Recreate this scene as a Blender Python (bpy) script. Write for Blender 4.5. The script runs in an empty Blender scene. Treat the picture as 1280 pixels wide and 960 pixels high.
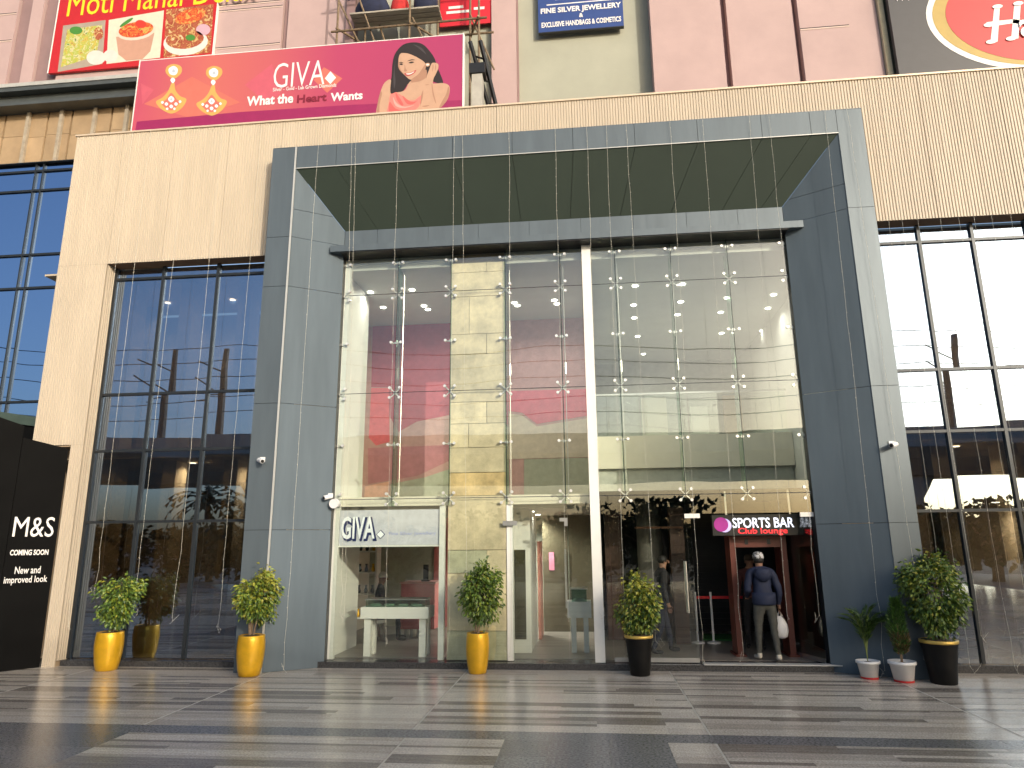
import bpy, bmesh, math, random
from mathutils import Vector, Matrix
R = math.radians
rnd = random.Random(7)
scene = bpy.context.scene
col = scene.collection

# ------------------------------------------------------------------ camera
CAM_H, CAM_D = 2.1, 12.106
FPX, PITCH, YAW, ROLL = 858.99, R(12.92), R(5.855), R(-0.542)
fwd = Vector((-math.sin(YAW)*math.cos(PITCH), math.cos(YAW)*math.cos(PITCH), math.sin(PITCH)))
rt0 = Vector((math.cos(YAW), math.sin(YAW), 0)); up0 = rt0.cross(fwd)
rt = rt0*math.cos(ROLL) + up0*math.sin(ROLL); up = up0*math.cos(ROLL) - rt0*math.sin(ROLL)
cam = bpy.data.cameras.new('camera'); cam_o = bpy.data.objects.new('camera', cam); col.objects.link(cam_o)
cam.sensor_fit = 'HORIZONTAL'; cam.sensor_width = 36; cam.lens = FPX/1280*36; cam.clip_end = 5000
cam_o.matrix_world = Matrix(((rt.x, up.x, -fwd.x, 0), (rt.y, up.y, -fwd.y, -CAM_D), (rt.z, up.z, -fwd.z, CAM_H), (0, 0, 0, 1)))
scene.camera = cam_o
# ------------------------------------------------------------------ sky, sun, exposure
SUN_EL, SUN_AZ = R(18), R(39)          # azimuth measured from -Y (behind the viewer) towards +X
sdir = Vector((math.sin(SUN_AZ)*math.cos(SUN_EL), -math.cos(SUN_AZ)*math.cos(SUN_EL), math.sin(SUN_EL)))
w = bpy.data.worlds.new('World'); scene.world = w; w.use_nodes = True
nt = w.node_tree; bg = nt.nodes['Background']; sky = nt.nodes.new('ShaderNodeTexSky')
sky.sky_type = 'NISHITA'; sky.sun_disc = False; sky.sun_elevation = SUN_EL
sky.sun_rotation = math.atan2(sdir.x, sdir.y); sky.dust_density = 3.5; sky.air_density = 1.0; sky.ozone_density = 1.5
nt.links.new(sky.outputs[0], bg.inputs[0]); bg.inputs[1].default_value = 0.15
sun = bpy.data.lights.new('sun', 'SUN'); sun.energy = 2.0; sun.angle = R(0.53); sun.color = (1, .9, .76)
sun_o = bpy.data.objects.new('sun', sun); col.objects.link(sun_o)
sun_o.rotation_euler = sdir.to_track_quat('Z', 'Y').to_euler()
vs = scene.view_settings; vs.view_transform = 'Standard'; vs.look = 'None'; vs.gamma = 1; vs.exposure = 0.6
scene.render.engine = 'CYCLES'
try:
    scene.cycles.max_bounces = 10; scene.cycles.transparent_max_bounces = 24; scene.cycles.caustics_reflective = False; scene.cycles.caustics_refractive = False
except Exception: pass

def ray(x, y): return rt*((x-640)/FPX) - up*((y-480)/FPX) + fwd
def at(x, y, Y):
    d = ray(x, y); t = (Y+CAM_D)/d.y; return Vector((d.x*t, Y, CAM_H+d.z*t))
def gr(x, y, z=0.0):
    d = ray(x, y); t = (z-CAM_H)/d.z; return Vector((d.x*t, d.y*t-CAM_D, z))

# ------------------------------------------------------------------ materials
MATS = {}
def pm(name, c, rough=.5, metal=0, var=.12, scale=6, bump=0, bscale=60, spec=.5, coat=0, orand=0, emit=0, detail=4, stretch=None, speck=0, sscale=200):
    if name in MATS: return MATS[name]
    m = bpy.data.materials.new(name); m.use_nodes = True; n = m.node_tree.nodes; l = m.node_tree.links
    b = n['Principled BSDF']; b.inputs['Roughness'].default_value = rough; b.inputs['Metallic'].default_value = metal
    b.inputs['Specular IOR Level'].default_value = spec; b.inputs['Coat Weight'].default_value = coat
    tc = n.new('ShaderNodeTexCoord'); src = tc.outputs['Object']
    if stretch:
        mp = n.new('ShaderNodeMapping'); mp.inputs['Scale'].default_value = stretch; l.new(src, mp.inputs[0]); src = mp.outputs[0]
    no = n.new('ShaderNodeTexNoise'); no.inputs['Scale'].default_value = scale; no.inputs['Detail'].default_value = detail; no.inputs['Roughness'].default_value = .62
    l.new(src, no.inputs['Vector'])
    mr = n.new('ShaderNodeMapRange'); mr.inputs[1].default_value = .28; mr.inputs[2].default_value = .72
    mr.inputs[3].default_value = 1-var; mr.inputs[4].default_value = 1+var; l.new(no.outputs[0], mr.inputs[0])
    val = mr.outputs[0]
    if speck:
        n3 = n.new('ShaderNodeTexNoise'); n3.inputs['Scale'].default_value = sscale; n3.inputs['Detail'].default_value = 2; l.new(tc.outputs['Object'], n3.inputs['Vector'])
        m3 = n.new('ShaderNodeMapRange'); m3.inputs[1].default_value = .3; m3.inputs[2].default_value = .7; m3.inputs[3].default_value = 1-speck; m3.inputs[4].default_value = 1+speck; l.new(n3.outputs[0], m3.inputs[0])
        m4 = n.new('ShaderNodeMath'); m4.operation = 'MULTIPLY'; l.new(val, m4.inputs[0]); l.new(m3.outputs[0], m4.inputs[1]); val = m4.outputs[0]
    if orand:
        oi = n.new('ShaderNodeObjectInfo'); m2 = n.new('ShaderNodeMapRange'); m2.inputs[3].default_value = 1-orand; m2.inputs[4].default_value = 1+orand
        l.new(oi.outputs['Random'], m2.inputs[0]); mu = n.new('ShaderNodeMath'); mu.operation = 'MULTIPLY'; l.new(val, mu.inputs[0]); l.new(m2.outputs[0], mu.inputs[1]); val = mu.outputs[0]
    vm = n.new('ShaderNodeVectorMath'); vm.operation = 'SCALE'; vm.inputs[0].default_value = c; l.new(val, vm.inputs['Scale']); l.new(vm.outputs[0], b.inputs['Base Color'])
    if bump:
        n2 = n.new('ShaderNodeTexNoise'); n2.inputs['Scale'].default_value = bscale; n2.inputs['Detail'].default_value = 3; l.new(src, n2.inputs['Vector'])
        bp = n.new('ShaderNodeBump'); bp.inputs['Strength'].default_value = bump; bp.inputs['Distance'].default_value = .01; l.new(n2.outputs[0], bp.inputs['Height']); l.new(bp.outputs[0], b.inputs['Normal'])
    if emit:
        b.inputs['Emission Color'].default_value = (*c, 1); b.inputs['Emission Strength'].default_value = emit
    MATS[name] = m; return m

def glass_mat(name, tint, refl, gcol, wav=0.0, fres=1.5, rough=0.0):
    m = bpy.data.materials.new(name); m.use_nodes = True; n = m.node_tree.nodes; l = m.node_tree.links
    n.remove(n['Principled BSDF']); out = n['Material Output']
    tr = n.new('ShaderNodeBsdfTransparent'); tr.inputs[0].default_value = (*tint, 1)
    gl = n.new('ShaderNodeBsdfGlossy'); gl.inputs[0].default_value = (*gcol, 1); gl.inputs['Roughness'].default_value = rough
    fr = n.new('ShaderNodeFresnel'); ge = n.new('ShaderNodeNewGeometry'); mi = n.new('ShaderNodeMapRange')   # same reflectance on both faces of a pane
    mi.inputs[3].default_value = fres; mi.inputs[4].default_value = 1/fres; l.new(ge.outputs['Backfacing'], mi.inputs[0]); l.new(mi.outputs[0], fr.inputs[0])
    mx = n.new('ShaderNodeMixShader'); ma = n.new('ShaderNodeMath'); ma.operation = 'ADD'; ma.use_clamp = True; ma.inputs[1].default_value = refl
    l.new(fr.outputs[0], ma.inputs[0]); l.new(ma.outputs[0], mx.inputs[0]); l.new(tr.outputs[0], mx.inputs[1]); l.new(gl.outputs[0], mx.inputs[2]); l.new(mx.outputs[0], out.inputs[0])
    if wav:
        tc = n.new('ShaderNodeTexCoord'); no = n.new('ShaderNodeTexNoise'); no.inputs['Scale'].default_value = .8; no.inputs['Detail'].default_value = 1
        bp = n.new('ShaderNodeBump'); bp.inputs['Strength'].default_value = wav; bp.inputs['Distance'].default_value = .02
        l.new(tc.outputs['Object'], no.inputs['Vector']); l.new(no.outputs[0], bp.inputs['Height']); l.new(bp.outputs[0], gl.inputs['Normal'])
    MATS[name] = m; return m

# ------------------------------------------------------------------ mesh helpers
INV = {}
class MB:
    def __init__(s): s.v = []; s.f = []; s.mi = []; s.cur = 0
    def add(s, vs, fs):
        o = len(s.v); s.v += [tuple(v) for v in vs]; s.f += [tuple(i+o for i in f) for f in fs]; s.mi += [s.cur]*len(fs); return s
    def box(s, x0, x1, y0, y1, z0, z1):
        if x0 > x1: x0, x1 = x1, x0
        if y0 > y1: y0, y1 = y1, y0
        if z0 > z1: z0, z1 = z1, z0
        return s.add([(x0,y0,z0),(x1,y0,z0),(x1,y1,z0),(x0,y1,z0),(x0,y0,z1),(x1,y0,z1),(x1,y1,z1),(x0,y1,z1)],
                     [(0,3,2,1),(4,5,6,7),(0,1,5,4),(1,2,6,5),(2,3,7,6),(3,0,4,7)])
    def slab(s, quad, thick):            # quad of 4 points + thickness vector
        t = Vector(thick); q = [Vector(p) for p in quad]; n = len(q)
        vs = q + [p+t for p in q]
        fs = [tuple(range(n)), tuple(range(2*n-1, n-1, -1))] + [(i, i+n, (i+1) % n+n, (i+1) % n) for i in range(n)]
        return s.add(vs, fs)
    def tube(s, pts, r, n=6, r2=None, cap=True):
        pts = [Vector(p) for p in pts]; k = len(pts); rings = []
        for i, p in enumerate(pts):
            d = (pts[min(i+1, k-1)] - pts[max(i-1, 0)])
            d = d.normalized() if d.length > 1e-9 else Vector((0, 0, 1))
            a = Vector((0, 0, 1)) if abs(d.z) < .9 else Vector((1, 0, 0))
            u = d.cross(a).normalized(); v = d.cross(u)
            rr = r[i] if isinstance(r, (list, tuple)) else (r if r2 is None else r+(r2-r)*i/max(1, k-1))
            rings.append([p + (u*math.cos(2*math.pi*j/n) + v*math.sin(2*math.pi*j/n))*rr for j in range(n)])
        vs = [q for g in rings for q in g]; fs = []
        for i in range(k-1):
            for j in range(n): fs.append((i*n+j, i*n+(j+1) % n, (i+1)*n+(j+1) % n, (i+1)*n+j))
        if cap: fs += [tuple(range(n-1, -1, -1)), tuple((k-1)*n+j for j in range(n))]
        return s.add(vs, fs)
    def lathe(s, c, prof, n=28, sx=1, sy=1):
        c = Vector(c); vs = []; fs = []; k = len(prof)
        for r, z in prof:
            for j in range(n):
                a = 2*math.pi*j/n; vs.append(c+Vector((r*sx*math.cos(a), r*sy*math.sin(a), z)))
        for i in range(k-1):
            for j in range(n): fs.append((i*n+j, i*n+(j+1) % n, (i+1)*n+(j+1) % n, (i+1)*n+j))
        fs += [tuple(range(n-1, -1, -1)), tuple((k-1)*n+j for j in range(n))]
        return s.add(vs, fs)
    def ball(s, c, r, n=8, m=6, sx=1, sy=1, sz=1):
        prof = [(max(1e-4, r*math.sin(math.pi*i/m)), -r*math.cos(math.pi*i/m)*sz) for i in range(m+1)]
        return s.lathe(c, prof, n, sx, sy)
    def poly(s, pts, n=Vector((0, -1, 0)), th=.003):
        return s.slab(pts, Vector(n)*-th)
    def build(s, name, mat, parent=None, smooth=False, kind=None, label=None):
        me = bpy.data.meshes.new(name); inv = INV.get(parent)
        vs = [inv @ Vector(v) for v in s.v] if inv else s.v
        me.from_pydata([tuple(v) for v in vs], [], s.f); me.update()
        ms = mat if isinstance(mat, (list, tuple)) else [mat]
        for m in ms: me.materials.append(m)
        if len(ms) > 1: me.polygons.foreach_set('material_index', s.mi)
        if smooth: me.polygons.foreach_set('use_smooth', [True]*len(me.polygons))
        return put(name, me, parent, kind, label)
def put(name, me, parent=None, kind=None, label=None, loc=None):
    o = bpy.data.objects.new(name, me); col.objects.link(o)
    if parent: o.parent = parent; INV[o] = INV.get(parent)
    if loc is not None: o.location = loc
    if kind: o['kind'] = kind
    if label: o['label'] = label
    return o
def tag(o, label, cat, group=None):
    o['label'] = label; o['category'] = cat
    if group: o['group'] = group
    return o
def thing(name, loc, label, cat, group=None, rz=0):
    o = bpy.data.objects.new(name, None); col.objects.link(o); o.location = loc; o.rotation_euler = (0, 0, rz); o.empty_display_size = .2
    INV[o] = (Matrix.Translation(loc) @ Matrix.Rotation(rz, 4, 'Z')).inverted()
    return tag(o, label, cat, group)
def B(name, mat, parent, *boxes, **k):
    m = MB()
    for b in boxes: m.box(*b)
    return m.build(name, mat, parent, **k)
def smoothpts(pts, sub=5):
    out = []; n = len(pts)
    for i in range(n):
        p0, p1, p2, p3 = [Vector((*pts[(i+k-1) % n], 0)) for k in range(4)]
        for j in range(sub):
            t = j/sub; q = .5*((2*p1)+(p2-p0)*t+(2*p0-5*p1+4*p2-p3)*t*t+(3*p1-p0-3*p2+p3)*t**3); out.append((q.x, q.y))
    return out
def text_mesh(txt, bold=0.0, extr=.0, shear=0, space=1.0):
    cu = bpy.data.curves.new('t', 'FONT'); cu.body = txt; cu.size = 1; cu.offset = bold; cu.extrude = extr; cu.shear = shear; cu.space_character = space; cu.resolution_u = 3
    ob = bpy.data.objects.new('t', cu); col.objects.link(ob)
    dg = bpy.context.evaluated_depsgraph_get(); me = bpy.data.meshes.new_from_object(ob.evaluated_get(dg))
    bpy.data.objects.remove(ob); bpy.data.curves.remove(cu); return me
def text(name, txt, o, ux, w_, h_, mat, parent, bold=0.0, extr=.004, shear=0, uz=(0, 0, 1), sheary=0, space=1.0, label=None):
    """lettering: lower-left corner o, direction ux, fitted into w_ x h_ metres, thickness extr along the outward normal"""
    me = text_mesh(txt, bold, .5, shear, space); ux = Vector(ux).normalized(); uz = Vector(uz); nn = ux.cross(uz); o = Vector(o)
    xs = [v.co.x for v in me.vertices]; ys = [v.co.y for v in me.vertices]; a, b, c, d = min(xs), max(xs), min(ys), max(ys)
    inv = INV.get(parent)
    for v in me.vertices:
        p = o + ux*((v.co.x-a)/(b-a)*w_) + uz*((v.co.y-c)/(d-c)*h_ + sheary*(v.co.x-a)/(b-a)*w_) + nn*((v.co.z+.5)*extr)
        v.co = inv @ p if inv else p
    me.materials.clear(); me.materials.append(mat); me.name = name
    return put(name, me, parent, None, label)

# ------------------------------------------------------------------ palette
beige = pm('beige_ribbed_metal', (.53, .455, .355), .5, 0, .07, 1.5, spec=.4, stretch=(2, 2, .22))
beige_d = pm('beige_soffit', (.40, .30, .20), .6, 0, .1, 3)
acp = pm('blue_grey_panel', (.115, .142, .160), .45, .35, .10, 1.4, spec=.45, stretch=(2.5, 2.5, .35), bump=.35, bscale=1.6)
acp_splay = pm('splay_panel_navy_grey', (.105, .135, .160), .7, 0, .10, 1.4, spec=.2, stretch=(2.5, 2.5, .35), bump=.35, bscale=1.6)
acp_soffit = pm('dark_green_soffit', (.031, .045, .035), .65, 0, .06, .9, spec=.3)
acp_trim = pm('pale_trim', (.55, .55, .52), .4, .3, .05, 2)
joint = pm('dark_joint', (.02, .02, .022), .8)
frame_d = pm('dark_window_frame', (.035, .04, .045), .4, .5, .1, 8)
granite = pm('black_granite', (.05, .05, .052), .25, 0, .9, 45, bump=.1, bscale=120, detail=6)
steel = pm('brushed_steel', (.62, .62, .6), .28, .9, .05, 10)
white_p = pm('white_paint', (.78, .78, .74), .45, 0, .04, 3)
cream_w = pm('cream_wall', (.70, .66, .55), .6, 0, .05, 2)
grey_w = pm('grey_ceiling', (.48, .49, .46), .7, 0, .05, 2)
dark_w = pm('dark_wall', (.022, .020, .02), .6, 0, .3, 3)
stone = pm('cream_stone', (.66, .56, .38), .5, 0, .30, 3.2, bump=.25, bscale=18, orand=.1, detail=8)
rust = pm('rust_streak_stone', (.66, .48, .24), .5, 0, .4, 3.5, bump=.25, bscale=18, detail=8)
green_stone = pm('green_grey_stone', (.48, .47, .33), .5, 0, .3, 3.2, bump=.25, bscale=18, detail=8)
pink = pm('pink_plaster', (.45, .325, .315), .75, 0, .07, 1.1, bump=.15, bscale=30)
mauve = pm('mauve_plaster', (.26, .17, .17), .75, 0, .1, 2)
sage = pm('sage_plaster', (.36, .365, .295), .75, 0, .08, 1.0, bump=.15, bscale=30)
black_p = pm('black_paint', (.012, .012, .012), .35, 0, .3, 4)
gold_p = pm('gold_pot', (.72, .40, .015), .33, .35, .14, 5, coat=.2, bump=.06, bscale=14)
blackpot = pm('black_pot', (.007, .007, .007), .5, 0, .3, 6, spec=.2)
white_pl = pm('white_plastic', (.75, .75, .75), .4, 0, .05, 8)
red_pl = pm('red_plastic', (.45, .02, .02), .4)
soil = pm('soil', (.06, .045, .03), .95, 0, .4, 30, bump=.6, bscale=60)
bark = pm('bark', (.20, .14, .09), .85, 0, .3, 20, bump=.5, bscale=40)
lit = pm('lit_lamp', (1, .96, .85), .5, emit=7)
wire_m = pm('string_light_wire', (.60, .58, .50), .4)
G_clear = glass_mat('clear_glass', (.955, .98, .955), .03, (1, 1, 1), .12)
G_fin = glass_mat('fin_glass', (.62, .76, .68), .03, (1, 1, 1))
G_mirror = glass_mat('reflective_glass', (.66, .62, .54), .32, (.50, .67, .95), .10)
G_blue = glass_mat('blue_reflective_glass', (.10, .14, .2), .60, (.46, .66, 1.0), .12)

# ================================================================== GROUND
m = MB(); m.add([(-900, -900, -.03), (900, -900, -.03), (900, 900, -.03), (-900, 900, -.03)], [(0, 1, 2, 3)])
g = m.build('ground', pm('asphalt_dust', (.10, .095, .085), .8, 0, .3, .3)); g['kind'] = 'structure'
m = MB(); m.box(-26, 26, -30, 6, -.025, -.012)
pv = m.build('pavement', pm('mortar_bed', (.30, .28, .25), .6, 0, .2, 20)); pv['kind'] = 'structure'
def paver(name, c, rough, var, orand=.08): return pm(name, c, rough, 0, var, 3.0, bump=.05, bscale=260, orand=orand, stretch=(1, 9, 1), spec=.4, detail=9, speck=.32, sscale=48)
P_light = paver('paver_light_grey', (.53, .485, .42), .15, .18)
P_mid = paver('paver_mid_grey', (.41, .372, .32), .16, .22)
P_brown = paver('paver_brown_grey', (.22, .195, .168), .19, .28)
P_dark = pm('paver_dark_granite', (.165, .165, .168), .2, 0, .75, 34, bump=.08, bscale=260, orand=.12, detail=8)
planks = []
bays = [-22.0] + [-18.6+3.3*i for i in range(13)]
bays = [-21.85, -18.55, -15.25, -11.95, -8.65, -5.35, -2.05, 1.3, 4.6, 7.9, 11.2, 14.5, 17.8]
rowd = .155
def fill_row(y0, y1, x0, x1, darkp):
    for a, b in zip(bays[:-1], bays[1:]):
        a2, b2 = max(a+.012, x0), min(b-.012, x1)
        if b2-a2 < .1: continue
        x = a2
        while x < b2-.02:
            L = rnd.choice([.8, 1.2, 1.65, 2.1, 2.6, 3.3]); e = min(x+L, b2)
            if b2-e < .35: e = b2
            q = rnd.random()+(.12 if y1-y0 > .2 else -.12 if y1-y0 < .1 else 0); mt = P_brown if q < darkp else (P_mid if q < darkp+.24 else P_light)
            planks.append((x, e, y0, y1, mt)); x = e
yy = .26; rows = []
while yy-.26 > -3.66: d_ = rnd.choice([.06, .06, .08, .11, .14, .17, .21]); rows.append((yy-d_, yy)); yy -= d_
rows.append((-3.66, yy))
for y0, y1 in rows: fill_row(y0, y1, -21, 17, .17)
x = -21.0
while x < 17:
    planks.append((x, x+1.1, -4.0, -3.66, P_dark)); x += 1.1
yy = -4.0
for i in range(16):
    y0 = yy-rnd.choice([.07, .1, .14, .17, .2])
    for x0, x1 in ((-21, -9.3), (-5.3, -.95), (.8, 5.2), (7.0, 17)): fill_row(y0, yy, x0, x1, .2)
    yy = y0
for x0, xs_ in ((-9.3, (-8.7, -8.1, -7.5, -6.9, -6.3, -5.8, -5.3)), (-.95, (-.45, .18, .8)), (5.2, (5.8, 6.4, 7.0))):
    for x1 in xs_:
        for k in range(3): planks.append((x0, x1, yy+(k)*(-4.0-yy)/3, yy+(k+1)*(-4.0-yy)/3, P_dark))
        x0 = x1
y_end = yy
for i in range(24):      # plaza behind the viewer, seen only in reflections
    fill_row(yy-rowd*5, yy, -21, 17, .2); yy -= rowd*5
for xj in bays:
    for ya, yb in ((-3.66, .26), (y_end, -4.0)): MB().box(xj-.0105, xj+.0105, ya+.002, yb-.002, -.0118, -.0012).build('joint_strip', pm('pale_joint', (.45, .43, .38), .6, 0, .15, 12), pv)
def seen(p):
    x0, x1, y0, y1, _ = p; c = Vector(((x0+x1)/2, (y0+y1)/2+CAM_D, -CAM_H)); d = c.dot(fwd)
    if d < 1: return 0
    px = [640+FPX*Vector((xx, c.y, c.z)).dot(rt)/Vector((xx, c.y, c.z)).dot(fwd) for xx in (x0, x1)]; py = 480-FPX*c.dot(up)/d
    if py > 965 or min(px) > 1285 or max(px) < -5: return 0
    return (min(px[1], 1280)-max(px[0], 0))*(y1-y0)*FPX/d*CAM_H/d
planks.sort(key=lambda p: -seen(p))
CACHE = {}
for p in planks[:300]:
    x0, x1, y0, y1, mt = p; key = (round(x1-x0, 2), round(y1-y0, 3), mt.name)
    if key not in CACHE:
        a, b = (x1-x0)/2-.0015, (y1-y0)/2-.0015
        mm = MB().box(-a, a, -b, b, -.011, 0); me = bpy.data.meshes.new('paving_plank'); me.from_pydata(mm.v, [], mm.f); me.materials.append(mt); CACHE[key] = me
    put('paving_plank', CACHE[key], pv, None, None, ((x0+x1)/2, (y0+y1)/2, rnd.uniform(-.0008, .0008)))
rest = {}
for p in planks[300:]: rest.setdefault(p[4].name, []).append(p)
m = MB(); ml = []
for i, (k, ps) in enumerate(rest.items()):
    m.cur = i; ml.append(MATS[k])
    for x0, x1, y0, y1, _ in ps: m.box(x0+.0015, x1-.0015, y0+.0015, y1-.0015, -.011, 0)
m.build('outer_paving', ml, pv, kind='stuff')

# ================================================================== MALL FRONT
mall = thing('mall_building', (0, 0, 0), 'beige ribbed mall front with a deep blue-grey entrance portal and glass walls', 'building')
ZT = 10.62
def ribbed(x0, x1, z0, z1, y=0.0, pitch=.0535, d=.014):
    m = MB(); n = max(1, round((x1-x0)/pitch)); p = (x1-x0)/n; prof = []
    for i in range(n):
        a = x0+i*p; prof += [(a, y), (a+p*.62, y), (a+p*.72, y+d), (a+p*.92, y+d)]
    prof.append((x1, y))
    vs = []; fs = []
    for px_, py_ in prof: vs += [(px_, py_, z0), (px_, py_, z1)]
    for i in range(len(prof)-1): fs.append((2*i, 2*i+2, 2*i+3, 2*i+1))
    return m.add(vs, fs)
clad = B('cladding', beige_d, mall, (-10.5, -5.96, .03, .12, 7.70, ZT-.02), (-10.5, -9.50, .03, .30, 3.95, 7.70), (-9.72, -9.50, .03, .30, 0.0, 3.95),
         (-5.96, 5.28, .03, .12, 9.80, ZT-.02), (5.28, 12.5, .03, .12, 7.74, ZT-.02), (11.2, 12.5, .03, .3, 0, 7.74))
def sheets(xs, z0, z1):
    for a, b in zip(xs[:-1], xs[1:]): ribbed(a+.002, b-.002, z0, z1).build('cladding_sheet', beige, clad)
sheets([-10.53, -9.46], 3.98, 7.66); ribbed(-9.72, -9.46, 0, 3.977).build('cladding_sheet', beige, clad)
sheets([-10.53, -9.46, -8.3, -7.1, -5.95], 7.664, ZT)
sheets([-5.95, -4.5, -3.0, -1.5, 0, 1.5, 3.0, 4.4, 5.28], 9.79, ZT)
sheets([5.28, 6.5, 7.9, 9.3, 10.9, 12.5], 7.70, ZT); sheets([11.1, 12.5], 0, 7.697)
B('parapet_cap', pm('cap_metal', (.66, .54, .40), .4, .2, .05, 3), mall, (-10.56, 12.5, -.025, .22, ZT, ZT+.035))
B('roof_slab', grey_w, mall, (-10.4, 12.5, .14, 1.48, ZT-.35, ZT-.25))
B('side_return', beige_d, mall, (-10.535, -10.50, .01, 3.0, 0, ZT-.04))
# reveals of the recessed windows (folded ribs)
def reveal_v(x, z0, z1, s):
    m = MB(); n = 5; p = .29/n; vs = []; fs = []
    for i in range(n):
        a = .014+i*p
        for yy_, dd in ((a, 0), (a+p*.6, 0), (a+p*.7, .014), (a+p*.95, .014)): vs += [(x-s*dd, yy_, z0), (x-s*dd, yy_, z1)]
    for i in range(len(vs)//2-1): fs.append((2*i, 2*i+2, 2*i+3, 2*i+1))
    return m.add(vs, fs)
reveal_v(-9.458, .1, 7.66, 1).build('reveal', beige, clad)
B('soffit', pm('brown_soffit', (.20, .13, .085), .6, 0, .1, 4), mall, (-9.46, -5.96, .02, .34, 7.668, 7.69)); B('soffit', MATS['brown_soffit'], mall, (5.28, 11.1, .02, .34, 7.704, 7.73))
# tinted window walls
def window_wall(x0, cols, x1, rows, z0, Y, matl, parent, mull=.055, depth=.09, name='window'):
    fr = MB(); zt = rows[-1]
    for x in cols: fr.box(x-mull/2, x+mull/2, Y-depth*.5, Y+depth*.5, z0, zt)
    fr.box(x0, x0+mull, Y-depth*.5, Y+depth*.5, z0, zt); fr.box(x1-mull, x1, Y-depth*.5, Y+depth*.5, z0, zt)
    xs = [x0+mull] + [c for c in cols] + [x1-mull]
    wn = fr.build(name, frame_d, parent)
    for i in range(len(xs)-1):
        a = xs[i]+(mull/2 if i else 0)+.001; b = xs[i+1]-(mull/2 if i < len(xs)-2 else 0)-.001
        for z in rows[:-1]: B('transom', frame_d, wn, (a, b, Y-depth*.45, Y+depth*.45, z-.024, z+.024))
        zz = [z0] + rows
        for k in range(len(zz)-1):
            c = zz[k]+(.025 if k else .002); d = zz[k+1]-.026
            t = rnd.uniform(-.0035, .0035); t2 = rnd.uniform(-.0035, .0035)
            MB().slab([(a, Y+t, c), (b, Y-t, c), (b, Y-t+t2, d), (a, Y+t+t2, d)], (0, .008, 0)).build('window_pane', matl, wn)
    return wn
window_wall(-9.46, [-8.40, -7.23], -5.86, [2.53, 3.88, 5.0, 7.42, 7.66], .11, .30, G_mirror, mall)
window_wall(5.20, [6.24, 7.16, 8.09, 9.03, 9.97], 11.10, [2.54, 3.88, 4.97, 7.37, 7.70], .13, .30, G_mirror, mall)
B('plinth', granite, mall, (-9.46, -5.9, .12, .42, 0, .10)); B('plinth', granite, mall, (5.2, 11.1, .22, .42, 0, .12))
# ---- portal
portal = B('portal_frame', joint, mall, (-5.93, -5.47, -.335, .30, 0, 9.75), (4.84, 5.25, -.335, .30, 0, 9.75), (-5.46, 4.83, -.335, .02, 9.33, 9.75))
XF0, XF1, XI0, XI1 = -5.95, 5.27, -5.45, 4.82
YP, ZI, ZP = -.35, 9.31, 9.78; gp = .004
zl = [0, 2.34, 4.6, 6.86, 7.87, ZP]
zr = [0, 1.53, 2.34, 4.58, 7.82, ZP]
for a, b in zip(zl[:-1], zl[1:]):
    B('panel', acp, portal, (XF0, XI0-.002, YP, YP+.012, a+gp, b-gp)); B('panel', acp, portal, (XF0, XF0+.012, YP+.0125, .3, a+gp, b-gp))
for a, b in zip(zr[:-1], zr[1:]):
    B('panel', acp, portal, (XI1+.002, XF1, YP, YP+.012, a+gp, b-gp)); B('panel', acp, portal, (XF1-.012, XF1, YP+.0125, .3, a+gp, b-gp))
B('trim', acp_trim, portal, (XI0-.035, XI0, YP-.012, YP-.001, 0, ZP))
xh = [XI0+.002, -4.64, -3.48, -2.32, -1.16, 0, 1.16, 2.32, 3.48, 4.35, XI1-.002]
XB0, XB1, YB, ZB = -4.60, 3.88, .22, 8.19
lerp = lambda a, b, t: a+(b-a)*t
for a, b in zip(xh[:-1], xh[1:]):
    B('panel', acp, portal, (a+gp, b-gp, YP, YP+.012, ZI, ZP))
    ta = (a-XI0)/(XI1-XI0); tb = (b-XI0)/(XI1-XI0); a2 = lerp(XB0, XB1, ta); b2 = lerp(XB0, XB1, tb)
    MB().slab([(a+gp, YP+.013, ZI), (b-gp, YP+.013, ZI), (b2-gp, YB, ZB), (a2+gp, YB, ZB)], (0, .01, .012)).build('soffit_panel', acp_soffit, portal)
MB().slab([(XI0, YP+.04, ZI+.03), (XI1, YP+.04, ZI+.03), (XB1, YB+.02, ZB+.03), (XB0, YB+.02, ZB+.03)], (0, .01, .02)).build('soffit_backing', joint, portal)
B('soffit_edge', acp_trim, portal, (XI0, XI1, YP-.006, YP-.0005, ZI-.004, ZI+.012))
B('top_flashing', acp, portal, (XF0, XF1, YP, .02, ZP+.001, ZP+.012))
zs = [0, 2.34, 4.6, 6.86, 7.87, 8.45]
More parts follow.
